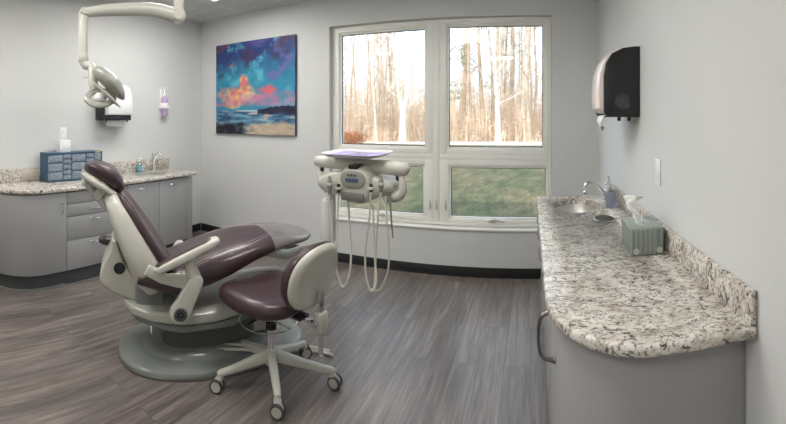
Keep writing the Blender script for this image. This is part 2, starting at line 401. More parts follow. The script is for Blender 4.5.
# ------------------------------------------------------------------ painting
def painting():
    x0, x1, z0, z1 = -3.61, -2.42, 1.286, 2.394; th = .036
    b = new(); boxmm(b, (x0, D-th, z0), (x1, D-.002, z1), .004)
    p = obj('painting', b, mat('canvas_side', (.045,.075,.16), .6, var=.5, vscale=9), smooth=False)
    tag(p, 'square canvas painting of a fiery sunset over a dark shoreline', 'painting')
    n, m = 170, 160
    bm = new(); lay = bm.verts.layers.float_color.new('paint')
    V = []
    def fb(x, y, o=5, s=0.): return noise.fractal(Vector((x+s, y-s, s)), .8, 2.1, o)
    def mix(a, c, t): t = max(0, min(1, t)); return tuple(a[i]*(1-t)+c[i]*t for i in range(3))
    def sm(a, c, x): t = max(0, min(1, (x-a)/(c-a))); return t*t*(3-2*t)
    for j in range(m+1):
        row = []
        for i in range(n+1):
            u, v = i/n, j/m
            U, W = u+.03*fb(u*7, v*7, 3, 4.), v+.03*fb(u*7, v*7, 3, 9.)
            # sky
            c = mix((.05,.34,.48), (.03,.07,.24), sm(.55, .95, W+.10*fb(u*3, v*3, 4, 1.)))
            c = mix(c, (.16,.52,.66), sm(.05, .5, fb(u*3.2, v*4, 5, 12.))*(.9))
            c = mix(c, (.22,.19,.46), sm(.1, .55, fb(u*3+2, v*3.5, 4, 20.))*sm(.25, .75, u)*.9)
            c = mix(c, (.09,.05,.13), sm(.08, .5, fb(u*4, v*5.5, 5, 31.))*sm(.62, .8, v)*.85)
            c = mix(c, (.34,.08,.10), sm(.22, .6, fb(u*5, v*7, 5, 41.))*sm(.66, .8, v)*.8*sm(.75, .35, u))
            # cloud band, glowing
            d = math.hypot((U-.32)*1.15, (W-.42)*2.7)
            cl = sm(.38, .14, d+.16*fb(u*6, v*8, 5, 55.))
            d2 = math.hypot((U-.66)*2.4, (W-.47)*4.6); cl2 = sm(.32, .12, d2+.14*fb(u*7, v*8, 5, 66.))
            d3 = math.hypot((U-.40)*4.2, (W-.57)*4.2); cl3 = sm(.34, .12, d3+.15*fb(u*7, v*8, 4, 76.))
            K = max(cl, cl3)
            hot = mix((.80,.25,.22), (.96,.62,.22), sm(-.25, .3, fb(u*9, v*12, 5, 81.)))
            hot = mix(hot, (.95,.80,.45), sm(.1, .0, math.hypot((u-.46), (v-.40)*2.2)-.06))
            c = mix(c, hot, K*.95); c = mix(c, (.82,.18,.20), cl2*.9)
            low = sm(.46, .40, W)*sm(.28, .33, v)
            c = mix(c, (.62,.28,.42), low*(.6+.8*fb(u*4, v*9, 4, 91.)))
            c = mix(c, (.05,.07,.13), sm(.34, .55, fb(u*9, v*16, 5, 96.))*sm(.3, .36, v)*sm(.30, .0, u)*.9)
            # headland right
            hz = .262+.035*sm(.52, .85, u)+.010*fb(u*20, 3, 3, 2.)
            if v < hz and u > .55: c = mix((.015,.025,.06), (.04,.05,.12), .5+fb(u*9, v*14, 3, 5.))
            # sea
            if v < (.262 if u < .56 else .215+.02*fb(u*9, 1, 3, 8.)):
                s = fb(u*4, v*26, 5, 14.)
                c = mix((.035,.13,.25), (.30,.55,.68), .38+1.1*s)
                c = mix(c, (.72,.52,.42), sm(.2, .55, fb(u*5, v*20, 4, 24.))*.9)
                if .238 < v and .2 < u < .56: c = mix(c, (.60,.66,.74), .7*sm(.2,.35,u))
            sand = sm(.13, .07, v-.05*(u-.5)+.03*fb(u*5, v*5, 4, 33.))*sm(.33, .55, u+.1*fb(u*6, v*9, 3, 37.))
            c = mix(c, mix((.56,.46,.36), (.70,.62,.50), .5+fb(u*8, v*18, 4, 39.)), sand)
            rock = sm(.16, .08, v+.05*fb(u*8, v*9, 4, 44.))*sm(.52, .36, u+.12*fb(u*6, v*9, 3, 49.))
            c = mix(c, mix((.012,.015,.03), (.10,.13,.17), sm(.1, .5, fb(u*12, v*22, 4, 52.))), rock)
            vt = bm.verts.new((x0+.003+(x1-x0-.006)*u, D-th-.0008-.0006*fb(u*40, v*40, 3, 3.), z0+.003+(z1-z0-.006)*v))
            vt[lay] = (*[.86*max(.006, q)**1.22 for q in c], 1); row.append(vt)
        V.append(row)
    for j in range(m):
        for i in range(n): bm.faces.new((V[j][i], V[j][i+1], V[j+1][i+1], V[j+1][i]))
    mt, nt, bs = nodes_mat('oil_paint', .45)
    a = N(nt, 'ShaderNodeVertexColor'); a.layer_name = 'paint'; nt.links.new(a.outputs['Color'], bs.inputs['Base Color'])
    obj('canvas_face', bm, mt, p)
painting()

# ------------------------------------------------------------------ left cabinets
ZT = .87; TH = .036
FD0 = .455       # cabinet face depth
s65, s158, s187, s191 = s_at(65, FD0), s_at(158, FD0), s_at(186.5, FD0), s_at(191, FD0)
wd = s158-s187; s121 = s158+wd
def front_d(s): return FD0+.010*(s-.6)
G = .0025
def slab(bm, sa, sb, z0, z1, d=None, th=.02, M=ML, mi=0, bev=.002):
    d0, d1 = front_d(sa), front_d(sb)
    prism(bm, [(sa, d0), (sb, d1), (sb, d1+th), (sa, d0+th)], z0, z1, bev, M=M, mi=mi)
def bow(bm, p, along, out, L=.10, h=.028, r=.0045):
    p, along, out = Vector(p), Vector(along).normalized(), Vector(out).normalized()
    pts = [p-along*L/2, p-along*L*.42+out*h*.75, p-along*L*.2+out*h, p+along*L*.2+out*h, p+along*L*.42+out*h*.75, p+along*L/2]
    tube(bm, pts, [r*1.5, r*1.2, r, r, r*1.2, r*1.5], 8, 4)
    for s in (-1, 1): sph(bm, p+along*s*L/2, (r*1.9,)*3, 10)
def handle(parent, s, z, vert=False, label=None):
    p = ML @ Vector((s, front_d(s)+.0205, z)); b = new()
    bow(b, p, (0,0,1) if vert else WU, WN); return obj('handle', b, M_chrome, parent, label=label)
# cabinet A: curved end
def curve_pts(ds, sc=2.46, se=2.90, n=14, e=2.3):
    """quarter-round end of the run, offset ds"""
    dd = front_d(sc)+ds; a = se-sc+ds*.6; out = []
    for k in range(n+1):
        x, y = sell(PI/2*(1-k/n), a, dd-.004, e); out.append((sc+x, y+.004))
    return out
rootA = thing('curved_end_cabinet', ML @ Vector((s65+.4, .25, 0)), 0, 'grey base cabinet with a rounded end and a tall bow-handled door', 'cabinet')
b = new(); pts = [(s65+.001, .004), (s65+.001, front_d(s65))] + curve_pts(0.)
prism(b, pts, .13, ZT-TH-.001, M=ML); obj('body', b, M_lam, rootA)
b = new(); c0 = [(s65+G, front_d(s65))] + curve_pts(.0005)[:11]; c1 = [(s65+G, front_d(s65)+.02)] + curve_pts(.0205)[:11]
prism(b, c0 + c1[::-1], .135, ZT-TH-.012, .002, M=ML, ang=.9); dr = obj('door', b, M_lam, rootA)
handle(dr, s65+.055, .69, True)
b = new(); pk = [(s65+.001, .004), (s65+.001, front_d(s65)-.02)] + curve_pts(-.022); prism(b, pk, 0, .13, M=ML); obj('toe_kick', b, M_toe, rootA)
b = new(); pk2 = [(s65+.002, front_d(s65)-.02)] + curve_pts(-.022)[:-1]; pk3 = [(s65+.002, front_d(s65)-.012)] + curve_pts(-.014)[:-1]
prism(b, pk2 + pk3[::-1], 0.0, .012, M=ML); obj('base_strip', b, M_grey, rootA)
# cabinet B: four drawers
def carcass(root, sa, sb):
    b = new(); prism(b, [(sa+.001, .004), (sb-.001, .004), (sb-.001, front_d(sb)), (sa+.001, front_d(sa))], .13, ZT-TH-.001, M=ML); obj('body', b, M_lam_in, root, smooth=False, label='dark recess between the fronts')
    b = new(); prism(b, [(sa+.001, .004), (sb-.001, .004), (sb-.001, front_d(sb)-.02), (sa+.001, front_d(sa)-.02)], 0, .13, M=ML); obj('toe_kick', b, M_toe, root, smooth=False)
rootB = thing('drawer_cabinet', ML @ Vector(((s65+s121)/2, .25, 0)), 0, 'grey base cabinet with a stack of four drawers', 'cabinet')
carcass(rootB, s121, s65)
for z0, z1 in ((.135, .392), (.398, .602), (.608, .716), (.722, .822)):
    b = new(); slab(b, s121+G, s65-G, z0, z1); d = obj('drawer', b, M_lam, rootB); handle(d, (s121+s65)/2+.03, z1-.035 if z1-z0 > .15 else (z0+z1)/2)
rootC = thing('sink_base_cabinet', ML @ Vector(((s187+s121)/2, .25, 0)), 0, 'grey double-door base cabinet under the far left sink', 'cabinet')
carcass(rootC, s187-.03, s121)
for sa, sb, hs in ((s187, s158, None), (s158, s121, None)):
    b = new(); slab(b, sa+G, sb-G, .135, .822); d = obj('door', b, M_lam, rootC); handle(d, (sa+sb)/2+.02, .775)
b = new(); slab(b, s191, s187-G, .135, .822); obj('filler_panel', b, M_lam, rootC)
# countertop
root = thing('granite_countertop', ML @ Vector((1.7, .25, ZT-TH)), 0, 'speckled beige granite countertop with rounded end along the left wall', 'countertop')
b = new(); se0 = .585
OH = .045
pts = [(se0, .002), (se0+.004, front_d(se0)+OH-.05), (se0+.05, front_d(se0)+OH)] + [(s, front_d(s)+OH) for s in (1.2, 1.8, 2.3)] + curve_pts(OH, 2.46, 2.90, 16, 2.25)
prism(b, pts, ZT-TH, ZT, .010, M=ML, seg=3, ang=.6); top = obj('top', b, M_granite, root)
b = new(); boxmm(b, (.607, .002, ZT), (2.90, .022, ZT+.125), .003, M=ML); obj('backsplash', b, M_granite, root)
b = new(); q = s_at(29, .03); boxmm(b, (q-.075, .023, ZT+.015), (q+.075, .030, ZT+.11), .004, M=ML); boxmm(b, (q-.05, .030, ZT+.035), (q-.01, .033, ZT+.09), .003, M=ML); boxmm(b, (q+.01, .030, ZT+.035), (q+.05, .033, ZT+.09), .003, M=ML)
tag(obj('outlet_plate', b, mat('beige_plate', (.55,.49,.42), .4)), 'beige double outlet plate on the left backsplash', 'outlet')
# small sink at the far end
ssk = s_at(150, .25)
sk = thing('sink_basin', ML @ Vector((ssk, .25, ZT)), 0, 'small oval steel sink rim in the left granite countertop', 'sink')
b = new(); MS = ML @ Matrix.Translation((ssk, .27, ZT))
rs = []
for r, h in ((1.03, .0005), (1.03, .004), (.99, .005), (.95, .003), (.90, .0015), (.5, .001), (.1, .001)):
    rs.append([(.19*r*math.cos(2*PI*k/32), .13*r*math.sin(2*PI*k/32), h) for k in range(32)])
rings(b, rs, M=MS); obj('bowl', b, M_steel, sk)
b = new(); lathe(b, [(.02, .0015), (.02, .003), (.012, .004), (.001, .004)], M=MS); obj('drain', b, M_chrome, sk)
# faucet on the left counter
def faucet(loc, ang, label, h=.20, reach=.13, low=False):
    M = Matrix.Translation(loc) @ Matrix.Rotation(ang, 4, 'Z')
    t = thing('faucet', loc, 0, label, 'faucet')
    b = new(); lathe(b, [(.030, 0), (.030, .006), (.022, .012), (.018, .05), (.017, .075), (.014, .085)], M=M); obj('base', b, M_chrome, t)
    b = new(); tube(b, [(0,0,.06), (.02,0,h*.62), (.055,0,h*.93), (.10,0,h), (reach*.95,0,h*.93), (reach,0,h*.78)] if not low else [(0,0,.05), (.03,0,.085), (.075,0,.128), (.11,0,.148), (reach-.012,0,.142), (reach,0,.118)], [.014, .0135, .012, .011, .011, .0115] if not low else [.019, .017, .014, .012, .012, .013], 12, 6, M=M); obj('spout', b, M_chrome, t)
    b = new(); lathe(b, [(.013, .70*h), (.015, .74*h), (.015, .80*h), (.010, .84*h)], c=(reach, 0, -.08*h if not low else -.075), M=M); obj('aerator', b, M_chrome, t)
    b = new(); tube(b, [(-.012,0,.075), (-.02,0,.12), (-.018,0,h*.9)], [.012, .010, .007], 10, 4, M=M); sph(b, (-.018, 0, h*.92), (.010, .010, .014), 10, M=M); tube(b, [(-.018,0,h*.7), (-.01,.045,h*.78)], [.006,.005], 8, M=M); obj('lever', b, M_chrome, t)
    return t
faucet(ML @ Vector((s_at(153.5, .07), .07, ZT)), math.atan2(WN.y, WN.x), 'chrome gooseneck faucet over the small sink at the left counter', h=.21, reach=.12)
# soap bottle with blue label
def soap_bottle(loc, label, body, lab, h=.12, r=.03, group=None):
    t = thing('soap_bottle', loc, 0, label, 'bottle')
    b = new(); lathe(b, [(r*.9, 0), (r, .006), (r, h*.72), (r*.75, h*.86), (r*.38, h*.93), (r*.36, h)], c=loc); obj('body', b, body, t)
    b = new(); lathe(b, [(r*1.012, h*.15), (r*1.015, h*.62)], c=loc); obj('label', b, lab, t, label='printed front label')
    b = new(); lathe(b, [(r*.45, h), (r*.45, h*1.10), (.006, h*1.13), (.006, h*1.30)], c=loc)
    tube(b, [Vector(loc)+Vector((0,0,h*1.30)), Vector(loc)+Vector((.035,.0,h*1.32)), Vector(loc)+Vector((.048,0,h*1.26))], [.007, .006, .004], 8, 3); obj('pump', b, M_white, t)
    return t
soap_bottle(ML @ Vector((s_at(139.5, .07), .07, ZT)), 'clear pump soap bottle with a blue label by the left faucet', M_clear, mat('blue_label', (.16,.42,.58), .5, var=.4, vscale=60))

# parts organizer
def organizer():
    sa, sb = s_at(102, .19), s_at(47, .19)
    w = sb-sa; d0, d1 = .04, .19; z0 = ZT+.002; h = .275
    t = thing('parts_organizer', ML @ Vector(((sa+sb)/2, .11, z0)), 0, 'navy blue small-parts organizer full of clear drawers on the left counter', 'organizer')
    b = new(); boxmm(b, (sa, d0, z0), (sb, d0+.004, z0+h), 0, M=ML)
    for a0, a1 in ((sa, sa+.008), (sb-.008, sb)): boxmm(b, (a0, d0, z0), (a1, d1+.004, z0+h), .002, M=ML)
    for c0, c1 in ((z0, z0+.012), (z0+h-.014, z0+h)): boxmm(b, (sa, d0, c0), (sb, d1+.006, c1), .003, M=ML)
    # uneven drawers: from the right as seen (small s is far)
    W = w-.016; cols = [0, .27, .43, .70, .86, 1.0]
    rows_big = [0, .335, .67, 1.0]; rows_small = [0, .25, .5, .75, 1.0]
    H = h-.026; D2 = []
    for ci in range(5):
        rws = rows_big if ci in (0, 2, 4) else [0, .2, .4, .6, .8, 1.0]
        for a, c in zip(rws[:-1], rws[1:]):
            x1 = sb-.008-W*cols[ci]; x0 = sb-.008-W*cols[ci+1]
            D2.append((x0, x1, z0+.012+H*a, z0+.012+H*c))
    for x0, x1, c0, c1 in D2:
        boxmm(b, (x0-.0015, d0, c0), (x0+.0015, d1+.002, c1), 0, M=ML); boxmm(b, (x0, d0, c0-.0015), (x1, d1+.002, c0+.0015), 0, M=ML)
    obj('case', b, M_blue, t, smooth=False)
    for x0, x1, c0, c1 in D2:
        b = new(); boxmm(b, (x0+.004, d0+.02, c0+.004), (x1-.004, d1, c1-.004), .002, M=ML)
        boxmm(b, ((x0+x1)/2-.010, d1, c0+.006), ((x0+x1)/2+.010, d1+.007, c0+.013), .002, M=ML)
        obj('drawer', b, M_glassdrawer, t)
    # shelf lip for the label strip
    b = new(); boxmm(b, (sa+.02, d1+.0062, z0+h-.012), (sa+.09, d1+.0075, z0+h-.003), 0, M=ML); obj('label_strip', b, mat('yellow_strip', (.65,.52,.15), .6), t, smooth=False)
    return sa, sb, z0+h
oa, ob, oz = organizer()
q = s_at(63.5, .11)
b = new(); boxmm(b, (q-.062, .06, oz), (q+.062, .15, oz+.115), .006, M=ML); boxmm(b, (q-.045, .149, oz+.02), (q+.045, .152, oz+.095), .001, M=ML)
tag(obj('carton', b, M_white), 'white carton standing on the blue parts organizer', 'box')
q = s_at(63.5, .015)
b = new(); boxmm(b, (q-.04, .001, 1.255), (q+.04, .008, 1.385), .003, M=ML)
for dz in (1.29, 1.345): boxmm(b, (q-.017, .008, dz-.014), (q+.017, .011, dz+.014), .003, M=ML)
tag(obj('wall_outlet', b, M_white), 'white outlet plate on the left wall above the white carton', 'outlet')

# towel dispenser on the left wall (white cover, black bottom)
def towel_dispenser_left():
    s1, s0 = s_at(97, .22), s_at(133, .12); s0 = s_at(133.5, .03)
    W = .335; sc = (s_at(119, .2)); s0, s1 = sc-W/2, sc+W/2
    t = thing('towel_dispenser', ML @ Vector((sc, .0, 1.41)), 0, 'white paper towel dispenser with dark underside on the left wall', 'towel dispenser')
    z0, z1 = 1.455, 1.84
    b = new(); boxmm(b, (s0+.004, .002, z0), (s1, .20, z0+.055), .008, M=ML); boxmm(b, (s0, .002, z0), (s1-.0, .05, z1-.02), .01, M=ML)
    boxmm(b, (s1-.01, .02, z0), (s1+.004, .17, z0+.20), .006, M=ML)
    obj('back_housing', b, M_black, t)
    b = new(); prof = [(.045, z0+.055), (.215, z0+.055), (.225, z0+.10), (.225, z0+.22), (.205, z0+.30), (.16, z1-.02), (.10, z1), (.045, z1)]
    # profile in d,z extruded along s
    T = ML @ Matrix(((0,0,1,0),(1,0,0,0),(0,1,0,0),(0,0,0,1)))
    prism(b, prof, s0+.002, s1-.012, .010, M=T, seg=3, ang=.25); obj('cover', b, M_white, t)
    b = new(); n = 13
    lo = []; 
    for k in range(n):
        a = s0+.05+(W-.10)*k/(n-1); lo.append((a, z0-.055-(.010 if k % 2 else 0)))
    poly = [(s0+.05, z0+.03)] + lo + [(s1-.05, z0+.03)]
    T2 = ML @ Matrix(((1,0,0,0),(0,0,1,0),(0,1,0,0),(0,0,0,1)))
    prism(b, poly, .14, .1415, M=T2); obj('paper_towel', b, M_paper, t, smooth=False)
    for a in (s0+.03, s1-.03): b = new(); tube(b, [ML @ Vector((a, .16, z0+.005)), ML @ Vector((a, .16, z0-.018))], .010, 10); obj('latch', b, M_black, t)
towel_dispenser_left()
# sanitizer on the left wall
def sanitizer():
    q = s_at(164.5, .05); z = 1.50
    t = thing('sanitizer_dispenser', ML @ Vector((q, .0, z)), 0, 'small wall dispenser holding purple gel beside the left towel dispenser', 'dispenser')
    M = ML @ Matrix.Translation((q, .055, z))
    b = new(); boxmm(b, (-.035, -.054, -.03), (.035, -.048, .33), .003, M=M); boxmm(b, (-.05, -.05, .09), (.05, .04, .125), .006, M=M); obj('bracket', b, M_white, t)
    b = new(); lathe(b, [(.030, .0), (.040, .02), (.043, .10), (.043, .20), (.034, .225), (.014, .24)], c=(0,-.005,0), M=M); obj('bottle', b, mat('purple_gel', (.58,.44,.70), .25, trans=.2), t)
    b = new(); lathe(b, [(.016, .24), (.016, .27), (.008, .275), (.008, .32), (.013, .325), (.013, .345)], c=(0,-.005,0), M=M); tube(b, [(0,-.005,.335), (0,.04,.335), (0,.055,.32)], [.006,.006,.004], 8, M=M); obj('pump', b, M_white, t)
    b = new(); lathe(b, [(.045, .125), (.045, .160)], c=(0,-.005,0), M=M); obj('label', b, M_paper, t)
sanitizer()

# ------------------------------------------------------------------ right counter
ZR = .875; XF = .052; YE = 3.19; YN = 1.04
def right_outline(inset=0.):
    x0, y0 = XF+inset, YN+inset
    pts = [(XR-.003, YE-inset), (x0+.02, YE-inset), (x0, YE-.02-inset)]
    pts += [(x0, 2.5), (x0, 1.9)]
    a, c = .30, .36
    for k in range(15):
        x, y = sell(PI/2*k/14, a, c, 2.0); pts.append((x0+a-x, y0+c-y))
    # slow bulge across the near end
    pts += [(.46, y0-.010), (.56, y0-.019), (XR-.003, y0-.028)]
    return pts
root = thing('granite_countertop', (.34, 2.1, ZR-TH), 0, 'cream and grey veined granite countertop with rounded near corner at right', 'countertop')
b = new(); prism(b, right_outline(), ZR-.038, ZR, .013, seg=4, ang=.55)
top = obj('top', b, M_granite, root)
b = new(); boxmm(b, (XR-.023, 1.020, ZR), (XR-.002, YE, ZR+.10), .004); obj('backsplash', b, M_granite, root)
# basin hole cut with a boolean-free trick: the basin is an inset steel bowl with its own opening in the slab
def cut_hole(o, c, a, bb):
    """re-make the slab faces around an oval opening"""
    t = bmesh.new()
    n = 40
    vs0 = [t.verts.new((c[0]+a*math.cos(2*PI*k/n), c[1]+bb*math.sin(2*PI*k/n), ZR-.2)) for k in range(n)]
    f = t.faces.new(vs0); r = bmesh.ops.extrude_face_region(t, geom=[f])
    for v in r['geom']:
        if isinstance(v, bmesh.types.BMVert): v.co.z = ZR+.1
    bmesh.ops.recalc_face_normals(t, faces=t.faces)
    me = bpy.data.meshes.new('cutter'); t.to_mesh(me); t.free()
    co = bpy.data.objects.new('cutter', me); COL.objects.link(co)
    md = o.modifiers.new('hole', 'BOOLEAN'); md.operation = 'DIFFERENCE'; md.object = co; md.solver = 'EXACT'
    bpy.context.view_layer.update()
    dg = bpy.context.evaluated_depsgraph_get(); ev = o.evaluated_get(dg)
    nm = bpy.data.meshes.new_from_object(ev); o.modifiers.clear(); o.data = nm
    bpy.data.objects.remove(co); bpy.data.meshes.remove(me)
SC = (.325, 2.83); cut_hole(top, SC, .165, .225)
TR = (.445, 2.42); cut_hole(top, TR, .062, .085)
sk = thing('sink_basin', (SC[0], SC[1], ZR-.2), 0, 'oval stainless steel sink set into the right granite countertop', 'sink')
b = new(); rs = []
for r, h in ((1.06, -.039), (1.06, -.041), (1.0, -.041), (.985, -.05), (.95, -.10), (.85, -.135), (.6, -.15), (.3, -.155), (.12, -.157)):
    rs.append([(SC[0]+.165*r*math.cos(2*PI*k/40), SC[1]+.225*r*math.sin(2*PI*k/40), ZR+h) for k in range(40)])
rings(b, rs, cap0=False); obj('bowl', b, M_steel, sk)
b = new(); lathe(b, [(.035, -.1555), (.035, -.153), (.022, -.152), (.02, -.156), (.001, -.156)], c=(SC[0], SC[1], ZR)); obj('drain', b, M_chrome, sk)
t = thing('waste_chute', (TR[0], TR[1], ZR-.05), 0, 'small oval steel waste opening in the right counter near the tissue box', 'waste chute')
b = new(); rs = []
for r, h in ((.98, -.12), (.98, .001), (1.10, .002), (1.12, .004), (1.0, .007), (.94, .004), (.93, -.06), (.93, -.12)):
    rs.append([(TR[0]+.062*r*math.cos(2*PI*k/32), TR[1]+.085*r*math.sin(2*PI*k/32), ZR+h) for k in range(32)])
rings(b, rs, cap0=False, cap1=True); obj('collar', b, M_steel, t)
faucet((.548, 2.90, ZR), math.radians(192), 'chrome gooseneck faucet arching over the oval sink at right', h=.20, reach=.165, low=True)
lb = (.547, 2.72, ZR)
t = thing('soap_bottle', lb, 0, 'translucent lilac soap bottle behind the tissue box by the right sink', 'bottle')
b = new(); lathe(b, [(.036, 0), (.040, .008), (.040, .075), (.034, .10), (.018, .115), (.014, .12)], c=lb); obj('body', b, mat('lilac_soap', (.46,.47,.60), .15, trans=.75), t)
b = new(); lathe(b, [(.016, .12), (.016, .135), (.006, .14), (.006, .16)], c=lb); tube(b, [(lb[0], lb[1], ZR+.16), (lb[0]-.035, lb[1], ZR+.165), (lb[0]-.045, lb[1], ZR+.157)], [.008,.006,.005], 8, 3); obj('pump', b, M_chrome, t)

# tissue box
def tissue():
    ang = math.radians(-3); P = (.515, 1.84, ZR+.0005); M = Matrix.Translation(P) @ Matrix.Rotation(ang, 4, 'Z')
    t = thing('tissue_box', P, ang, 'grey-green ribbed tissue box on the right granite counter', 'tissue box')
    mb = mat('tissue_box_card', (.30,.335,.31), .35, spec=.6)
    b = new(); w, l, h = .15, .22, .122
    boxmm(b, (-w/2, -l/2, 0), (w/2, l/2, h), .006, M=M)
    obj('box', b, mb, t)
    b = new()
    for k in range(7):
        x = -w/2+.012+k*(w-.024)/6; boxmm(b, (x-.006, -l/2-.004, .008), (x+.006, -l/2+.001, h-.008), .003, M=M)
    for k in range(9):
        y = -l/2+.014+k*(l-.028)/8; boxmm(b, (-w/2-.004, y-.006, .008), (-w/2+.001, y+.006, h-.008), .003, M=M)
    obj('ribbing', b, mat('tissue_box_rib', (.225,.255,.235), .3), t)
    for x in (-.05, .055): b = new(); lathe(b, [(.013, 0), (.013, .004), (.009, .005), (.008, .003)], c=(x, -l/2-.004, .022), axis=(0,-1,0), M=M); obj('rosette', b, mat('rosette', (.50,.53,.50), .4), t)
    b = new(); rs = []
    for r, hh in ((1.05, h), (1.05, h+.002), (.9, h+.003), (.85, h+.001)): rs.append([(.035*r*math.cos(2*PI*k/24), .07*r*math.sin(2*PI*k/24), hh) for k in range(24)])
    rings(b, rs, M=M); obj('slot_rim', b, mat('slot_rim', (.52,.58,.56), .2), t)
    # the tissue: a crumpled folded sheet standing from the slot
    b = new(); rs = []; n = 12
    for j in range(n+1):
        v = j/n; z = h-.003+.125*v; row = []
        for k in range(25):
            u = k/24-.5; sp = .055+.075*math.sin(v*PI*.62)-.045*v**3
            x = -.012-.045*v + .022*math.sin(u*13+v*3)*(.4+v*.7) + .012*noise.noise(Vector((u*6, v*5, 1)))
            y = u*sp*1.5 + .012*noise.noise(Vector((u*5, v*4, 7)))+.012*v
            zz = z - (.05*v*abs(u*2)**1.6) + .010*noise.noise(Vector((u*9, v*3, 4)))
            row.append((x, y, zz))
        rs.append(row)
    rings(b, rs, closed=False, M=M)
    g = bmesh.ops.solidify(b, geom=b.faces[:], thickness=.0012)
    obj('tissue', b, M_paper, t, angle=180)
tissue()

# right cabinets, front faces -X
def rcab(y0, y1, label, name, near=False, doors=None):
    t = thing(name, (.35, (y0+y1)/2, 0), 0, label, 'cabinet')
    fx = XF+.055
    if not near:
        b = new(); boxmm(b, (fx, y0+.001, .10), (XR-.004, y1-.001, ZR-.22)); boxmm(b, (fx, y0+.001, ZR-.219), (fx+.02, y1-.001, ZR-.039)); boxmm(b, (fx+.02, y0+.001, ZR-.219), (XR-.004, y0+.018, ZR-.039)); boxmm(b, (fx+.02, y1-.018, ZR-.219), (XR-.004, y1-.001, ZR-.039)); obj('body', b, M_lam_in, t, smooth=False)
        b = new(); boxmm(b, (fx+.05, y0+.001, 0), (XR-.004, y1-.001, .10)); obj('toe_kick', b, M_toe, t, smooth=False)
        n = len(doors)
        for a, c in doors:
            b = new(); boxmm(b, (fx-.02, a+G, .105), (fx-.0005, c-G, ZR-.042), .002); d = obj('door', b, M_lam, t)
            b = new(); bow(b, (fx-.021, a+.065, .78), (0,0,1), (-1,0,0), L=.11, h=.035, r=.005); obj('handle', b, M_chrome, d)
    return t
rcab(2.45, 3.17, 'grey double-door cabinet below the right sink', 'sink_base_cabinet', doors=[(2.45, 2.81), (2.81, 3.17)])
rcab(1.70, 2.45, 'grey double-door cabinet in the middle of the right run', 'base_cabinet', doors=[(1.70, 2.075), (2.075, 2.45)])
t = thing('curved_end_cabinet', (.35, 1.38, 0), 0, 'grey cabinet with rounded end under the near end of the granite counter', 'cabinet')
def rend(i, y1=1.70):
    x0, y0 = XF+.035+i, YN+.045+i; a, c = .275, .33; pts = [(x0, y1)]
    for k in range(13):
        x, y = sell(PI/2*k/12, a, c, 2.05); pts.append((x0+a-x, y0+c-y))
    return pts, y0
pts, y0 = rend(.02); b = new(); prism(b, pts + [(XR-.014, y0), (XR-.014, 1.699)], .10, ZR-.039); obj('body', b, M_lam, t)
p0, _ = rend(.0195, 1.697); p1, _ = rend(0., 1.697); b = new(); prism(b, p0+[(XR-.015, p0[-1][1])] + [(XR-.015, p1[-1][1])]+p1[::-1], .105, ZR-.042, .002, ang=.9); dr = obj('door', b, M_lam, t)
pts, y0 = rend(.06); b = new(); prism(b, pts + [(XR-.014, y0), (XR-.014, 1.699)], 0, .10); obj('toe_kick', b, M_toe, t)
b = new(); boxmm(b, (XR-.012, YN+.050, 0), (XR-.003, 1.699, ZR-.039), .002); obj('filler_panel', b, M_lam, t)
b = new(); hp = Vector((XF+.034, 1.40, .735)); bow(b, hp, (0,0,1), (-1,0,0), L=.17, h=.055, r=.006); obj('handle', b, mat('dark_nickel', (.22,.20,.18), .3, 1.), dr)

# black towel dispenser on the right wall
def towel_dispenser_right():
    y0, y1 = 2.30, 2.62; z0, z1 = 1.485, 1.90
    t = thing('towel_dispenser', (XR, 2.46, z0), 0, 'black paper towel dispenser with pale front on the right wall', 'towel dispenser')
    T = Matrix(((-1,0,0,XR-.002),(0,0,1,0),(0,1,0,0),(0,0,0,1)))   # (out, z, y)
    side = [(0, z0), (.185, z0), (.212, z0+.025), (.212, z0+.24), (.200, z0+.31), (.165, z0+.365), (.10, z0+.400), (.03, z0+.412), (0, z0+.412)]
    b = new(); prism(b, side, y0, y0+.022, .004, M=T, ang=.6); prism(b, side, y1-.022, y1, .004, M=T, ang=.6)
    boxmm(b, (XR-.02, y0+.02, z0), (XR-.002, y1-.02, z1), 0); boxmm(b, (XR-.19, y0+.02, z0), (XR-.02, y1-.02, z0+.02), .002); obj('housing', b, M_black, t)
    b = new(); fr = [(.03, z0+.02), (.205, z0+.022), (.236, z0+.05), (.240, z0+.15), (.232, z0+.25), (.205, z0+.33), (.16, z0+.385), (.10, z0+.402), (.03, z0+.408)]
    prism(b, fr, y0+.0225, y1-.0225, .006, M=T, seg=3, ang=.3); obj('front_cover', b, mat('pale_pink_plastic', (.80,.70,.66), .3, coat=.3), t)
    b = new(); c = Vector((XR-.108, y0-.001, z0+.085)); lathe(b, [(.048, 0), (.048, .004), (.040, .006), (.036, .002), (.014, .002), (.014, .009), (.001, .010)], c=c, axis=(0,-1,0)); obj('lock_dial', b, mat('dial_black', (.035,.035,.037), .25, coat=.4), t)
    for x in (.06, .12): b = new(); tube(b, [(XR-x, y0+.03, z0+.002), (XR-x, y0+.03, z0-.022)], .011, 10); obj('latch', b, M_black, t)
    b = new(); rs = []
    for j in range(9):
        v = j/8; rs.append([(XR-.20-.03*math.sin(v*2.2)+.05*v*v*(0.2+k/8), y0+.06+.20*k/8, z0+.01-.095*v+.02*v*v*(k/8)) for k in range(9)])
    rings(b, rs, closed=False); bmesh.ops.solidify(b, geom=b.faces[:], thickness=.001); obj('paper_towel', b, M_paper, t, angle=180)
towel_dispenser_right()
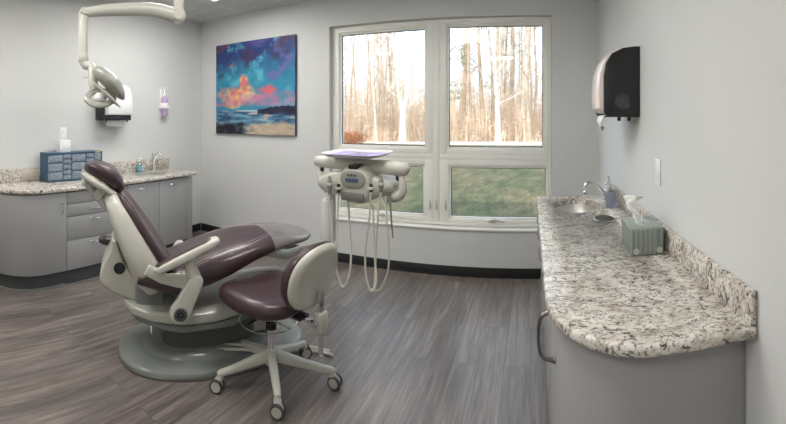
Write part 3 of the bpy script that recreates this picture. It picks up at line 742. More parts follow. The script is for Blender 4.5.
# light switch
b = new(); yc = 1.955; boxmm(b, (XR-.007, yc-.040, 1.145), (XR-.001, yc+.040, 1.275), .003); boxmm(b, (XR-.011, yc-.017, 1.175), (XR-.007, yc+.017, 1.245), .002)
tag(obj('light_switch', b, M_white), 'white rocker light switch on the right wall', 'light switch')

# ------------------------------------------------------------------ dental chair
AL = math.radians(57); CO = (-1.939, 1.795, 0)
def chair():
    t = thing('dental_chair', CO, AL, 'reclined plum vinyl dental chair with cream plastic shell and frame', 'dental chair')
    def O(name, b, m, parent=t, **k): return obj(name, b, m, parent, local=True, **k)
    # --- base plate: long rounded low slab
    def outline(x0, x1, w, e=2.6, n=48, x0f=1., taper=1.):
        pts = []
        for k in range(n):
            x, y = sell(2*PI*k/n, 1, w, e)
            pts.append(((x0+x1)/2+(x1-x0)/2*x, y*(1-(1-taper)*(x+1)/2)))
        return pts
    b = new(); rs = []
    for sc, z in ((.985, 0), (1., .008), (1., .030), (.985, .040), (.95, .046), (.90, .052), (.84, .054)):
        rs.append([((p[0]-.12)*sc+.12, p[1]*sc, z) for p in outline(-.47, .74, .365, 2.5, 56, taper=.86)])
    rings(b, rs); bp = O('base_plate', b, M_grey)
    b = new(); rs = []
    for sc, z in ((.80, .053), (.76, .075), (.70, .090), (.60, .095)):
        rs.append([((p[0]-.12)*sc+.12, p[1]*sc, z) for p in outline(-.43, .70, .33, 2.4, 48, taper=.86)])
    rings(b, rs); O('base_cover', b, mat('base_cover_plastic', (.17,.185,.17), .3, coat=.3))
    # --- lift: dark column and parallel arms
    b = new(); prism(b, outline(-.20, .40, .17, 3.5, 32), .09, .26, .01); O('lift_column', b, mat('column_plastic', (.085,.09,.085), .4))
    # --- lower frame (cream tongue under the seat)
    b = new(); rs = []
    for x, hw, zc, hh in ((-.445, .05, .365, .012), (-.435, .12, .360, .022), (-.39, .20, .348, .032), (-.28, .25, .328, .042), (-.10, .27, .312, .050), (.10, .27, .315, .052), (.30, .25, .340, .052), (.50, .20, .375, .048), (.62, .13, .395, .040), (.66, .05, .40, .03)):
        rs.append([(x, *[p+q for p, q in zip((0, zc), sell(2*PI*k/28, hw, hh, 4.))]) for k in range(28)])
    rings(b, rs); O('lower_frame', b, mat('frame_plastic', (.43,.43,.375), .3, coat=.3, var=.03, vscale=4))
    b = new(); rs = []
    for x, hw, zc, hh in ((-.42, .08, .325, .020), (-.37, .185, .300, .032), (-.25, .235, .272, .038), (-.10, .255, .248, .040), (.20, .25, .255, .04), (.45, .19, .30, .035), (.58, .08, .335, .02)):
        rs.append([(x, *[p+q for p, q in zip((0, zc), sell(2*PI*k/28, hw, hh, 3.))]) for k in range(28)])
    rings(b, rs); O('lower_skirt', b, M_grey)
    # rear lobe behind the back (far-side pivot housing)
    b = new(); TT = Matrix(((1,0,0,0),(0,0,1,0),(0,1,0,0),(0,0,0,1)))
    lobe = spline([(-.515,.74,0),(-.525,.67,0),(-.57,.58,0),(-.585,.49,0),(-.52,.43,0),(-.43,.39,0),(-.34,.36,0)], 4)
    prism(b, [(p.x, p.y) for p in lobe]+[(-.28,.44), (-.37,.50), (-.44,.60), (-.475,.70), (-.485,.74)], -.12, .14, .042, M=TT, seg=4, ang=.4)
    pv = O('back_pivot', b, M_cream)
    b = new(); lathe(b, [(.036, 0), (.036, .004), (.030, .005), (.028, .001), (.001, .001)], c=(-.465, -.1195, .57), axis=(0,-1,0)); O('dark_hole_disc', b, M_dark, pv)  # dark disc on the lobe paints the shade of its hole; nothing is cut
    b = new(); boxmm(b, (-.37, -.17, .33), (-.20, .17, .49), .03); O('pivot_cover', b, M_grey)
    # --- seat: (x, halfwidth, zbottom, ztop)
    SEC = [(-.20, .17, .50, .575), (-.16, .225, .455, .60), (-.06, .262, .43, .635), (.06, .283, .46, .670), (.20, .292, .52, .705), (.34, .275, .585, .728), (.48, .245, .625, .735), (.60, .222, .648, .730), (.68, .198, .657, .718), (.74, .165, .662, .710), (.78, .11, .668, .702), (.795, .04, .676, .694)]
    def interp(x):
        for (a, c) in zip(SEC[:-1], SEC[1:]):
            if a[0] <= x <= c[0]:
                q = (x-a[0])/(c[0]-a[0]); return [a[i]+(c[i]-a[i])*q for i in range(4)]
        return list(SEC[0] if x < SEC[0][0] else SEC[-1])
    def ring(x, s=1., up=0.):
        _, hw, zb, zt = interp(x); zc, hh = (zb+zt)/2, (zt-zb)/2
        return [(x, sell(2*PI*k/40, hw*s, 1, 2.7)[0], zc+up+sell(2*PI*k/40, 1, hh*s, 2.7)[1]) for k in range(40)]
    xs = [-.20, -.185, -.16, -.12, -.06, 0, .06, .13, .20, .27, .34, .41, .48, .54, .60, .64, .68, .71, .74, .765, .78, .79, .795]
    b = new(); rings(b, [ring(x) for x in xs]); seat = O('seat', b, M_vin, angle=60)
    b = new(); fx = [.47, .52, .56, .60, .64, .68, .71, .74, .765, .78, .79, .797]
    rings(b, [[(p[0]+(.006 if x > .77 else 0), p[1]*1.02, (p[2]-.69)*1.08+.69) for p in ring(min(x, .795), 1.01)] for x in fx], cap0=False)
    O('foot_cover', b, M_clear_sheet, seat, label='clear plastic cover over the foot end')
    def top(x, y):
        _, hw, zb, zt = interp(x); q = min(.999, abs(y)/hw)
        return (zb+zt)/2+(zt-zb)/2*(1-q**2.7)**(1/2.7)
    for sg in (-1, 1):
        for off in (0., .032):
            b = new(); P = []
            for k in range(26):
                u = k/25; x = -.10+(.62)*u; y = sg*(.235-off*.9*min(1, u*3) - .13*max(0, (u-.55)/.45)**1.6)
                P.append((x, y, top(x, y)+.0006))
            tube(b, P, .0018, 5); O('piping', b, M_pip, seat, label='pale stitched seam')
    # --- seat side panel (cream) and maroon roll
    for sg in (-1, 1):
        b = new(); rs = []
        P = spline([(-.36,0,.555), (-.26,0,.535), (-.12,0,.49), (-.02,0,.455)], 4)
        tube(b, [(p.x, sg*.255, p.z) for p in P], [.028+.012*math.sin(PI*k/(len(P)-1)) for k in range(len(P))], 12); O('side_bolster', b, M_vin)
        # link bar with hub
        T = Matrix(((1,0,0,0),(0,0,1,0),(0,1,0,0),(0,0,0,1)))
        b = new(); poly = []
        A, B = Vector((-.125, .385)), Vector((-.035, .555)); d = (B-A).normalized(); nn = Vector((-d.y, d.x))
        for k in range(13): a = PI*k/12; poly.append(A - d*math.sin(a)*.058 + nn*math.cos(a)*.058)
        for k in range(13): a = PI*k/12; poly.append(B + d*math.sin(a)*.042 - nn*math.cos(a)*.042)
        y0, y1 = (sg*.345, sg*.295) if sg < 0 else (sg*.295, sg*.345)
        prism(b, poly, y0, y1, .012, M=T, seg=3, ang=.6); lk = O('arm_link', b, M_cream)
        b = new(); lathe(b, [(.040, 0), (.040, .006), (.036, .008), (.034, .004), (.001, .004)], c=(-.125, sg*.345, .385), axis=(0, sg, 0)); O('hub_ring', b, M_grey, lk)
        b = new()
        for k in range(12):
            a = 2*PI*k/12
            tube(b, [(-.125+.008*math.cos(a), sg*.352, .385+.008*math.sin(a)), (-.125+.033*math.cos(a+.5), sg*.352, .385+.033*math.sin(a+.5))], .0028, 6)
        O('vent_grille', b, M_black, lk)
        b = new(); sidepoly = [(-.30, .66), (-.20, .60), (-.08, .60), (-.005, .57), (.0, .53), (-.05, .50), (-.14, .52), (-.24, .55), (-.33, .60)] if sg < 0 else [(-.26, .55), (-.08, .55), (-.005, .54), (.0, .50), (-.05, .47), (-.14, .48), (-.24, .50)]
        y0, y1 = (-.318, -.285) if sg < 0 else (.285, .318)
        prism(b, sidepoly, y0, y1, .012, M=T, seg=3, ang=.3); O('side_panel', b, M_cream)
    # --- armrests: near one level with the seat, far one swung back
    def arm(sg, P, name='armrest'):
        P = [Vector(p) for p in P]; rim = new(); rs = []
        d = (P[-1]-P[0]); L = d.length; d.normalize(); up = Vector((0,1,0)).cross(d)*-1
        if up.z < 0: up = -up
        side = Vector((0,1,0))
        stations = [(0, .014, .010), (.03, .032, .016), (.15, .040, .024), (.4, .044, .028), (.7, .047, .028), (.88, .048, .025), (.97, .038, .018), (1.0, .014, .008)]
        for u, w, h in stations:
            c = P[0]+d*L*u
            rs.append([c + side*sell(2*PI*k/24, w, 1, 3.4)[0] + up*sell(2*PI*k/24, 1, h, 3.4)[1] for k in range(24)])
        rings(rim, rs); a = O(name, rim, M_cream if sg < 0 else M_vin)
        pad = new(); rs = []
        for u, w, h in ((.04, .008, .004), (.07, .022, .008), (.2, .028, .010), (.5, .030, .011), (.8, .032, .010), (.87, .024, .008), (.90, .008, .004)):
            c = P[0]+d*L*u + up*.0215
            rs.append([c + side*sell(2*PI*k/20, w, 1, 2.6)[0] + up*sell(2*PI*k/20, 1, h, 2.6)[1] for k in range(20)])
        rings(pad, rs); O('arm_pad', pad, M_vin, a, label='plum vinyl arm pad')
        return a
    a = arm(-1, [(-.27,-.325,.625), (.10,-.325,.79)])
    b = new(); tube(b, [(-.07,-.318,.705), (-.065,-.318,.65), (-.045,-.318,.58)], [.022,.026,.034], 12, 4, flat=(1.2,.8)); O('arm_post', b, M_cream, a)
    a2 = arm(1, [(-.36,.29,.575), (-.615,.28,.63)])
    b = new(); tube(b, [(-.40,.285,.57), (-.30,.285,.54), (-.18,.28,.50)], [.020,.024,.028], 12, 4); O('arm_post', b, M_cream, a2)
    # --- backrest
    P0 = Vector((-.14, 0, .59)); P1 = Vector((-.455, 0, 1.05)); tt = (P1-P0).normalized(); nn = Vector((-tt.z, 0, tt.x)); 
    if nn.x < 0: nn = -nn
    L = (P1-P0).length
    def bring(u, hw, hn, off, e, curve=0., n=36):
        c = P0+tt*L*u+nn*off; r = []
        for k in range(n):
            y, q = sell(2*PI*k/n, hw, hn, e); r.append(c+Vector((0,1,0))*y+nn*(q+curve*(y/hw)**2))
        return r
    cs = [(-.03, .10, .010), (0., .20, .026), (.05, .245, .036), (.2, .262, .040), (.4, .258, .041), (.6, .235, .041), (.78, .205, .039), (.9, .175, .034), (.97, .13, .026), (1.0, .07, .012)]
    b = new(); rings(b, [bring(u, hw, hn, -.040, 3.2, .018) for u, hw, hn in cs]); back = O('backrest', b, M_vin, angle=60)
    for sg in (-1, 1):
        b = new(); pts = []
        for k in range(22):
            u = .03+.92*k/21; hw = [h for h in [0]][0]
            for (a_, c_) in zip(cs[:-1], cs[1:]):
                if a_[0] <= u <= c_[0]:
                    q = (u-a_[0])/(c_[0]-a_[0]); hw = a_[1]+(c_[1]-a_[1])*q; hn = a_[2]+(c_[2]-a_[2])*q
            yy = .80*hw; z = hn*(1-.80**3.2)**(1/3.2)
            pts.append(P0+tt*L*u+nn*(-.040+z+.018*.64+.0008)+Vector((0, sg*yy, 0)))
        tube(b, pts, .0018, 5); O('piping', b, M_pip, back)
    ss = [(-.12, .17, .050, -.14), (-.06, .235, .075, -.135), (.05, .262, .088, -.135), (.2, .272, .088, -.128), (.4, .268, .080, -.116), (.6, .248, .068, -.103), (.78, .215, .055, -.090), (.9, .18, .045, -.082), (.99, .13, .036, -.077), (1.03, .06, .022, -.075)]
    b = new(); rings(b, [bring(u, hw*1.02, hn+.012, off-.012, 4.2, .012) for u, hw, hn, off in ss]); O('back_shell', b, M_cream, angle=60)
    # --- headrest
    H0 = Vector((-.69, 0, 1.165)); H1 = Vector((-.455, 0, 1.015)); ht = (H1-H0).normalized(); hn_ = Vector((-ht.z, 0, ht.x)); LH = (H1-H0).length
    b = new(); rs = []
    for u, hw, hh in ((-.02, .05, .010), (.02, .09, .026), (.12, .12, .042), (.3, .135, .056), (.5, .138, .062), (.7, .132, .058), (.88, .112, .044), (.98, .07, .024), (1.02, .03, .010)):
        c = H0+ht*LH*u+hn_*(.012+.030*math.sin(PI*max(0, min(1, u)))); rs.append([c+Vector((0, sell(2*PI*k/28, hw, 1, 2.6)[0], 0))+hn_*(sell(2*PI*k/28, 1, hh, 2.3)[1]+.02*(sell(2*PI*k/28, 1., 1, 2.6)[0])**2) for k in range(28)])
    rings(b, rs); hd = O('headrest', b, M_vin, angle=60)
    b = new(); rs = []
    for u, hw, hh in ((.0, .06, .012), (.06, .11, .026), (.3, .134, .036), (.6, .134, .036), (.85, .11, .026), (.97, .05, .012)):
        c = H0+ht*LH*u-hn_*(.026); rs.append([c+Vector((0, sell(2*PI*k/24, hw, 1, 2.8)[0], 0))+hn_*sell(2*PI*k/24, 1, hh, 2.4)[1] for k in range(24)])
    rings(b, rs); O('headrest_shell', b, M_cream, hd)
    b = new(); sph(b, (-.675, 0, 1.075), (.035, .055, .035)); tube(b, [(-.675,0,1.08), (-.64,0,1.02), (-.585,0,.965), (-.55,0,.92)], [.028,.026,.028,.034], 12, 4, flat=(1,1.5)); lathe(b, [(.03, -.05), (.03, .05)], c=(-.60,0,1.0), axis=(0,1,0)); O('headrest_bracket', b, M_cream)
    # --- umbilical hoses on the base and the small light strip on the frame
    for k, (y, r) in enumerate(((-.20, .011), (-.245, .009))):
        b = new(); tube(b, [(.12,y+.05,.085), (.28,y,.085), (.42,y-.03,.055), (.58,y-.02,.030), (.72,y-.06,.014), (.80,y-.15,.0125)], r, 8, 6); O('umbilical_hose', b, M_hose)
    b = new(); boxmm(b, (-.285, -.262, .245), (-.279, -.250, .285), .001); O('indicator', b, M_white)
    # cream riser at the foot side
    b = new(); T = Matrix(((1,0,0,0),(0,0,1,0),(0,1,0,0),(0,0,0,1)))
    prism(b, [(.30, .095), (.40, .33), (.55, .37), (.58, .30), (.50, .095)], -.10, .10, .02, M=T, seg=3, ang=.3); O('front_riser', b, M_cream)
    # delivery arm from under the seat to the unit
    return t
M_clear_sheet = mat('clear_sheet', (.33,.31,.30), .16, spec=.7, coat=.4, alpha=.5)
chair()

# ------------------------------------------------------------------ stool
def stool():
    c = at_z(270.5, 371, 0); c = Vector((-1.36, 1.86, 0)); rz = math.radians(-8)
    t = thing('operator_stool', c, rz, 'wheeled stool with plum vinyl seat and cream-backed backrest', 'stool')
    R = ROOTM[t.name].inverted()
    def O(name, b, m, parent=t, **k): return obj(name, b, m, parent, local=True, **k)
    # casters where they stand on the floor
    C = [R @ at_z(x, y, 0.) for x, y in ((217, 391.5), (278, 417), (335, 388), (305.5, 357.5), (241.5, 356.5))]
    cen = sum(C, Vector((0,0,0)))/5
    C = [Vector((p.x, p.y, 0)) for p in C]
    for p in C:
        d = Vector((p.x, p.y, 0)); n = d.normalized(); sd = Vector((-n.y, n.x, 0)); e = n*(d.length-.02)
        b = new(); rs = []
        for u, w, zt, zb in ((0, .030, .190, .120), (.15, .029, .178, .122), (.5, .024, .148, .108), (.85, .021, .122, .092), (1., .019, .114, .086), (1.06, .010, .106, .090)):
            q = e*u; rs.append([q+sd*(-w*.8)+Vector((0,0,zb)), q+sd*(w*.8)+Vector((0,0,zb)), q+sd*w+Vector((0,0,(zb+zt)/2)), q+sd*(w*.8)+Vector((0,0,zt-.004)), q+sd*(w*.3)+Vector((0,0,zt)), q-sd*(w*.3)+Vector((0,0,zt)), q-sd*(w*.8)+Vector((0,0,zt-.004)), q-sd*w+Vector((0,0,(zb+zt)/2))])
        rings(b, rs); leg = O('leg', b, M_cream)
        b = new(); a = random.uniform(0, 6.28) if p is not C[1] else 0; sw = Vector((.012*n.x, .012*n.y, 0))
        ax = Vector((.42, -.9, 0)).normalized()
        ax = (Matrix.Rotation({0:.1, 1:.0, 2:-.3, 3:.5, 4:-.2}[C.index(p)], 3, 'Z') @ ax)
        hub = p+Vector((0,0,.036))
        lathe(b, [(.026, -.026), (.030, -.022), (.030, .022), (.026, .026)], c=hub, axis=ax, seg=20)
        tube(b, [hub+Vector((0,0,.01)), Vector((e.x, e.y, .078)), Vector((e.x, e.y, .094))], [.024, .019, .014], 10)
        cas = O('caster', b, M_wheel, leg)
        for sg in (-1, 1):
            b = new(); lathe(b, [(.028, 0), (.036, 0), (.036, .013), (.033, .016), (.028, .015)], c=hub+ax*(.010*sg if sg > 0 else -.010), axis=ax*sg, seg=22); O('wheel', b, M_rub, cas)
    b = new(); lathe(b, [(.036, .105), (.040, .12), (.036, .188), (.030, .194)]); O('base_hub', b, M_cream)
    b = new(); lathe(b, [(.027, .19), (.027, .335), (.014, .34), (.014, .43)]); O('gas_column', b, M_chrome)
    b = new(); lathe(b, [(.031, .300), (.031, .336)]); O('column_collar', b, M_black)
    # seat: rounded triangle-ish pad, wide toward the backrest
    b = new(); n = 48; rs = []
    def so(k, s):
        a = 2*PI*k/n; x, y = sell(a, .262, .245, 2.6); return x*s, y*s*(1-.10*x/.235*-1 if False else 1)
    for s, z in ((.55, .445), (.86, .447), (.95, .456), (.995, .475), (1.0, .492), (.975, .512), (.92, .524), (.80, .531), (.55, .534), (.25, .532)):
        rs.append([(so(k, s)[0]-.032, so(k, s)[1], z + (.012*(so(k, s)[1]/.225)**2 if z > .5 else 0) - (.012*max(0, -so(k, s)[0]/.235)**2 if z > .5 else 0)) for k in range(n)])
    rings(b, rs); O('seat', b, M_vin, angle=70)
    b = new(); boxmm(b, (-.10, -.09, .425), (.12, .09, .447), .008); boxmm(b, (.10, -.04, .428), (.245, .04, .444), .006); O('seat_plate', b, M_dark)
    b = new(); tube(b, [(.05,-.05,.432), (.06,-.18,.428), (.06,-.24,.424)], [.006,.006,.008], 8, 3); O('height_lever', b, M_black)
    # back support
    b = new(); tube(b, [(.235,0,.436), (.32,0,.432), (.345,0,.46), (.352,0,.53), (.35,0,.60)], [.013,.014,.014,.014,.013], 10, 4, flat=(1.,1.6)); O('back_support', b, M_chrome)
    b = new(); boxmm(b, (.322, -.033, .40), (.376, .033, .50), .012); O('back_clamp', b, M_cream)
    b = new(); tube(b, [(.35,-.03,.455), (.35,-.062,.455)], [.010,.018], 12); O('clamp_knob', b, M_chrome)
    b = new(); tube(b, [(.35,0,.43), (.35,0,.28)], .0125, 12); sph(b, (.35,0,.28), (.0135,.0135,.008)); O('support_rod', b, M_chrome)
    # backrest: rounded kidney, curved about the sitter, leaning back
    cz, bw, bh = .674, .195, .170
    def bk(off, s, lean=.20, e=2.3, n=44):
        r = []
        for k in range(n):
            y, z = sell(2*PI*k/n, bw*s, bh*s, e)
            x = .315+off + lean*z - .55*y*y*1.3
            r.append((x, y, cz+z))
        return r
    b = new(); rings(b, [bk(-.078, .30), bk(-.076, .60), bk(-.066, .82), bk(-.048, .94), bk(-.018, 1.0), bk(.000, 1.0), bk(.006, .97), bk(.007, .5)]); bb = O('backrest', b, M_vin, angle=70)
    b = new(); rings(b, [bk(.004, .5), bk(.004, .965), bk(.014, .975), bk(.026, .94), bk(.036, .86), bk(.040, .78), bk(.036, .74), bk(.034, .5), bk(.034, .2)]); O('backrest_shell', b, M_cream, bb, angle=60, label='cream moulded plastic back')
    b = new(); pts = [Vector((-.02+.165*math.cos(a), .165*math.sin(a), .345)) for a in [2*PI*k/40 for k in range(41)]]
    tube(b, pts[:-1]+[pts[0]], .0028, 6)
    tube(b, [(.028, 0, .345), (.145, 0, .345)], .003, 6); tube(b, [(-.028, 0, .345), (-.185, 0, .345)], .003, 6)
    O('height_ring', b, M_steel)
stool()

# ------------------------------------------------------------------ delivery unit
def delivery():
    ctr = at_r(360, 180, 2.62); pL = at_r(314, 160.5, 2.80); pR = at_r(409.5, 169.5, 2.46)
    base = Vector((ctr.x, ctr.y, 0))
    rx = (pR-pL); rx.z = 0; rz = math.atan2(rx.y, rx.x)
    t = thing('delivery_unit', base, rz, 'cream dental delivery unit with control panel, handpieces and instrument tray', 'delivery unit')
    R = ROOTM[t.name].inverted()
    def O(name, b, m, parent=t, **k): return obj(name, b, m, parent, local=True, **k)
    a, c = R @ pL, R @ pR; dx = c.x-a.x; mx = (a.x+c.x)/2
    zb = (a.z+c.z)/2; Y0 = 0
    # tilted handle bar, thick ends
    b = new(); d = (c-a); P = [a, a+d*.03, a+d*.10, a+d*.5, a+d*.86, a+d*.97, c]
    tube(b, P, [.012, .034, .040, .041, .045, .040, .014], 18, flat=(1., .9)); O('handle_bar', b, M_cream, angle=50)
    # control head
    def head(xc, w, zt, zbt, yf, yb, e=3., n=36, tilt=0.):
        rs = []
        for u in (0, .06, .2, .5, .8, .94, 1.):
            y = yf+(yb-yf)*u; s = 1-.55*max(0, (.2-u)/.2)**2*.35-.35*max(0, (u-.8)/.2)**2
            rs.append([(xc+sell(2*PI*k/n, w*s, 1, e)[0], y, (zt+zbt)/2+sell(2*PI*k/n, 1, (zt-zbt)/2*s, e)[1]) for k in range(n)])
        return rs
    zc = 1.062
    # main pod: wide ellipse body
    b = new(); rings(b, head(-.02, .265, zc+.085, zc-.085, -.10, .13, 2.2)); O('pod_body', b, M_cream, angle=60)
    b = new(); rings(b, head(.025, .118, zc+.125, zc-.11, -.135, .10, 2.7)); hd = O('control_head', b, M_cream, angle=60)
    b = new(); rings(b, head(.025, .088, zc+.100, zc-.010, -.145, -.12, 2.3)); O('control_panel', b, mat('panel_grey', (.27,.28,.25), .35), hd)
    b = new()
    for k in range(4): lathe(b, [(.0085, 0), (.0085, .004), (.006, .006)], c=(-.012+k*.024, -.147, zc+.045), axis=(0,-1,0), seg=12)
    for k in range(3): lathe(b, [(.007, 0), (.007, .004)], c=(.000+k*.024, -.147, zc+.072), axis=(0,-1,0), seg=12)
    O('button', b, mat('button_navy', (.04,.05,.09), .3), hd)
    b = new(); boxmm(b, (-.015, -.151, zc+.030), (.065, -.146, zc+.055), .002); O('display', b, mat('display', (.10,.14,.20), .15), hd)
    b = new(); boxmm(b, (-.055, -.146, zc-.085), (.105, -.13, zc-.035), .012); O('recess_panel', b, mat('recess_grey', (.16,.155,.14), .4), hd)
    b = new(); boxmm(b, (-.010, -.134, zc+.105), (.055, -.05, zc+.134), .006); O('head_grip', b, M_black, hd)
    # neck from head to bar
    b = new(); tube(b, [(.025, 0, zc+.09), (.025, .02, zb), (.025, .02, zb+.055)], [.03, .022, .018], 12); O('neck', b, M_cream)
    # side arms joining bar and pod
    b = new(); tube(b, [(a.x+.06, a.y, a.z-.02), (a.x+.055, a.y, a.z-.07), (a.x+.07, a.y-.01, zc-.01), (a.x+.12, -.01, zc-.05)], [.010,.018,.028,.038], 12, 4); O('side_arm', b, M_cream)
    b = new(); tube(b, [(c.x-.07, c.y, c.z-.02), (c.x-.045, c.y, c.z-.08), (c.x-.06, c.y, zc-.05), (c.x-.16, 0, zc-.075)], [.012,.024,.030,.036], 12, 4); O('side_arm', b, M_cream)
    for q in (a.x+.065, c.x-.075):
        b = new(); lathe(b, [(.012, 0), (.016, .012), (.012, .03)], c=(q, -.01, (a.z if q < 0 else c.z)-.07)); O('joint', b, M_black)
    # tray
    tl, tr = R @ at_r(328, 153, 2.66), R @ at_r(386, 153.5, 2.55)
    tz = zb+.062; txc = (tl.x+tr.x)/2; tw = .205; TY, TS = -.02, .05
    b = new(); rs = []
    for s, z in ((.80, tz), (.86, tz+.001), (1.0, tz+.020), (1.02, tz+.021), (.985, tz+.0195), (.85, tz+.006), (.5, tz+.005)):
        rs.append([(txc+sell(2*PI*k/40, tw*s, 1, 5)[0], TY+sell(2*PI*k/40, 1, .15*s, 5)[1], z+TS*sell(2*PI*k/40, 1, .15*s, 5)[1]) for k in range(40)])
    rings(b, rs); tray = O('tray', b, mat('tray_enamel', (.66,.65,.64), .35))
    b = new(); box(b, (0, 0, .0075), (.33, .23, .0015), 0, M=Matrix.Translation((txc, TY, tz)) @ Matrix.Rotation(math.atan(TS), 4, 'X')); O('tray_liner', b, mat('lilac_paper', (.42,.37,.66), .8), tray, smooth=False, label='lilac paper tray liner')
    b = new(); 
    for k, (x0, y0, x1, y1) in enumerate(((-.06, -.06, .07, -.03), (-.03, .02, .09, .0), (-.02, -.02, .10, -.06))): tube(b, [(txc+x0, y0, tz+.013+TS*(y0-TY)), (txc+x1, y1, tz+.014+TS*(y1-TY))], [.0035, .002], 8)
    O('instrument', b, M_steel, tray)
    # handpieces and hoses, from pixels on the unit's front
    def lp(px, py, y):      # point on the local plane y
        th = (px-CX)/FPX; d = Vector((math.sin(th), math.cos(th), 0)); Mi = R.to_3x3()
        o = R @ Vector((0, 0, CAMZ)); dd = Mi @ d; r = (y-o.y)/dd.y
        return R @ at_r(px, py, r)
    hp = ((329.5, 176, 194, 'g'), (338.5, 184, 193, 'b'), (371, 184, 193, 'b'), (381, 177, 192, 'g'))
    for k, (px, y0, y1, kd) in enumerate(hp):
        p0, p1 = lp(px, y0, -.15), lp(px, y1, -.155)
        b = new(); tube(b, [p0, p0+(p1-p0)*.3, p0+(p1-p0)*.6, p1], [.006, .016, .017, .009] if kd == 'g' else [.009, .013, .013, .008], 12); h = O('handpiece', b, M_grey if kd == 'g' else M_black)
        b = new(); lathe(b, [(.020, -.008), (.022, 0), (.020, .008)], c=p0+(p1-p0)*.45); O('holder', b, M_cream)
    paths = [[(329.5,193), (331,215), (334,250), (338,276), (343,287), (349,276), (351,255), (349.5,225), (348,200)],
             [(338.5,192), (337.5,225), (336.5,262), (337,278), (342,286.5)],
             [(371,192), (369,220), (365.5,248), (366,275), (371,291), (376,281), (374.5,250), (373,205)],
             [(381,191), (378,215), (376,245), (374.5,285), (371,290)],
             [(385.5,196), (387,225), (389,255), (387.5,273), (381,288), (374,291)]]
    for k, pth in enumerate(paths):
        b = new(); P = [lp(x, y, -.13-.015*(k % 3)+.10*(i/(len(pth)-1))**2) for i, (x, y) in enumerate(pth)]; tube(b, P, .0065 if k != 1 else .0045, 8, 5); O('hose', b, M_hose)
    # short hanging hose end right
    b = new(); P = [lp(390, 192, -.08), lp(391, 215, -.08), lp(393, 238, -.075)]; tube(b, P, [.006,.006,.004], 8, 4); O('hose', b, M_grey)
    # arm and bottle
    bt = lp(327, 244, -.02); bt2 = lp(327, 198, -.02)
    b = new(); hh = bt2.z-bt.z; lathe(b, [(.012, 0), (.034, .01), (.042, .04), (.042, hh-.05), (.036, hh-.015), (.018, hh)], c=bt); O('water_bottle', b, mat('milky_plastic', (.80,.80,.79), .3, trans=.15))
    b = new(); P = [bt2+Vector((0, .05, .10)), bt2+Vector((0, .055, -.02)), bt+Vector((0, .055, .06)), bt+Vector((-.02, .05, -.0)), lp(314, 247, .06), lp(303, 249, .10)]
    tube(b, P, [.028, .028, .030, .032, .032, .030], 14, 6); O('support_arm', b, M_cream)
    e = R @ Vector((*(Matrix.Translation(CO) @ Matrix.Rotation(AL, 4, 'Z') @ Vector((.50, .0, .585)))[:],))
    b = new(); tube(b, [P[-1], P[-1]*.5+e*.5+Vector((0, 0, -.03)), e], [.030, .032, .034], 12, 6); O('support_arm', b, M_cream)
delivery()

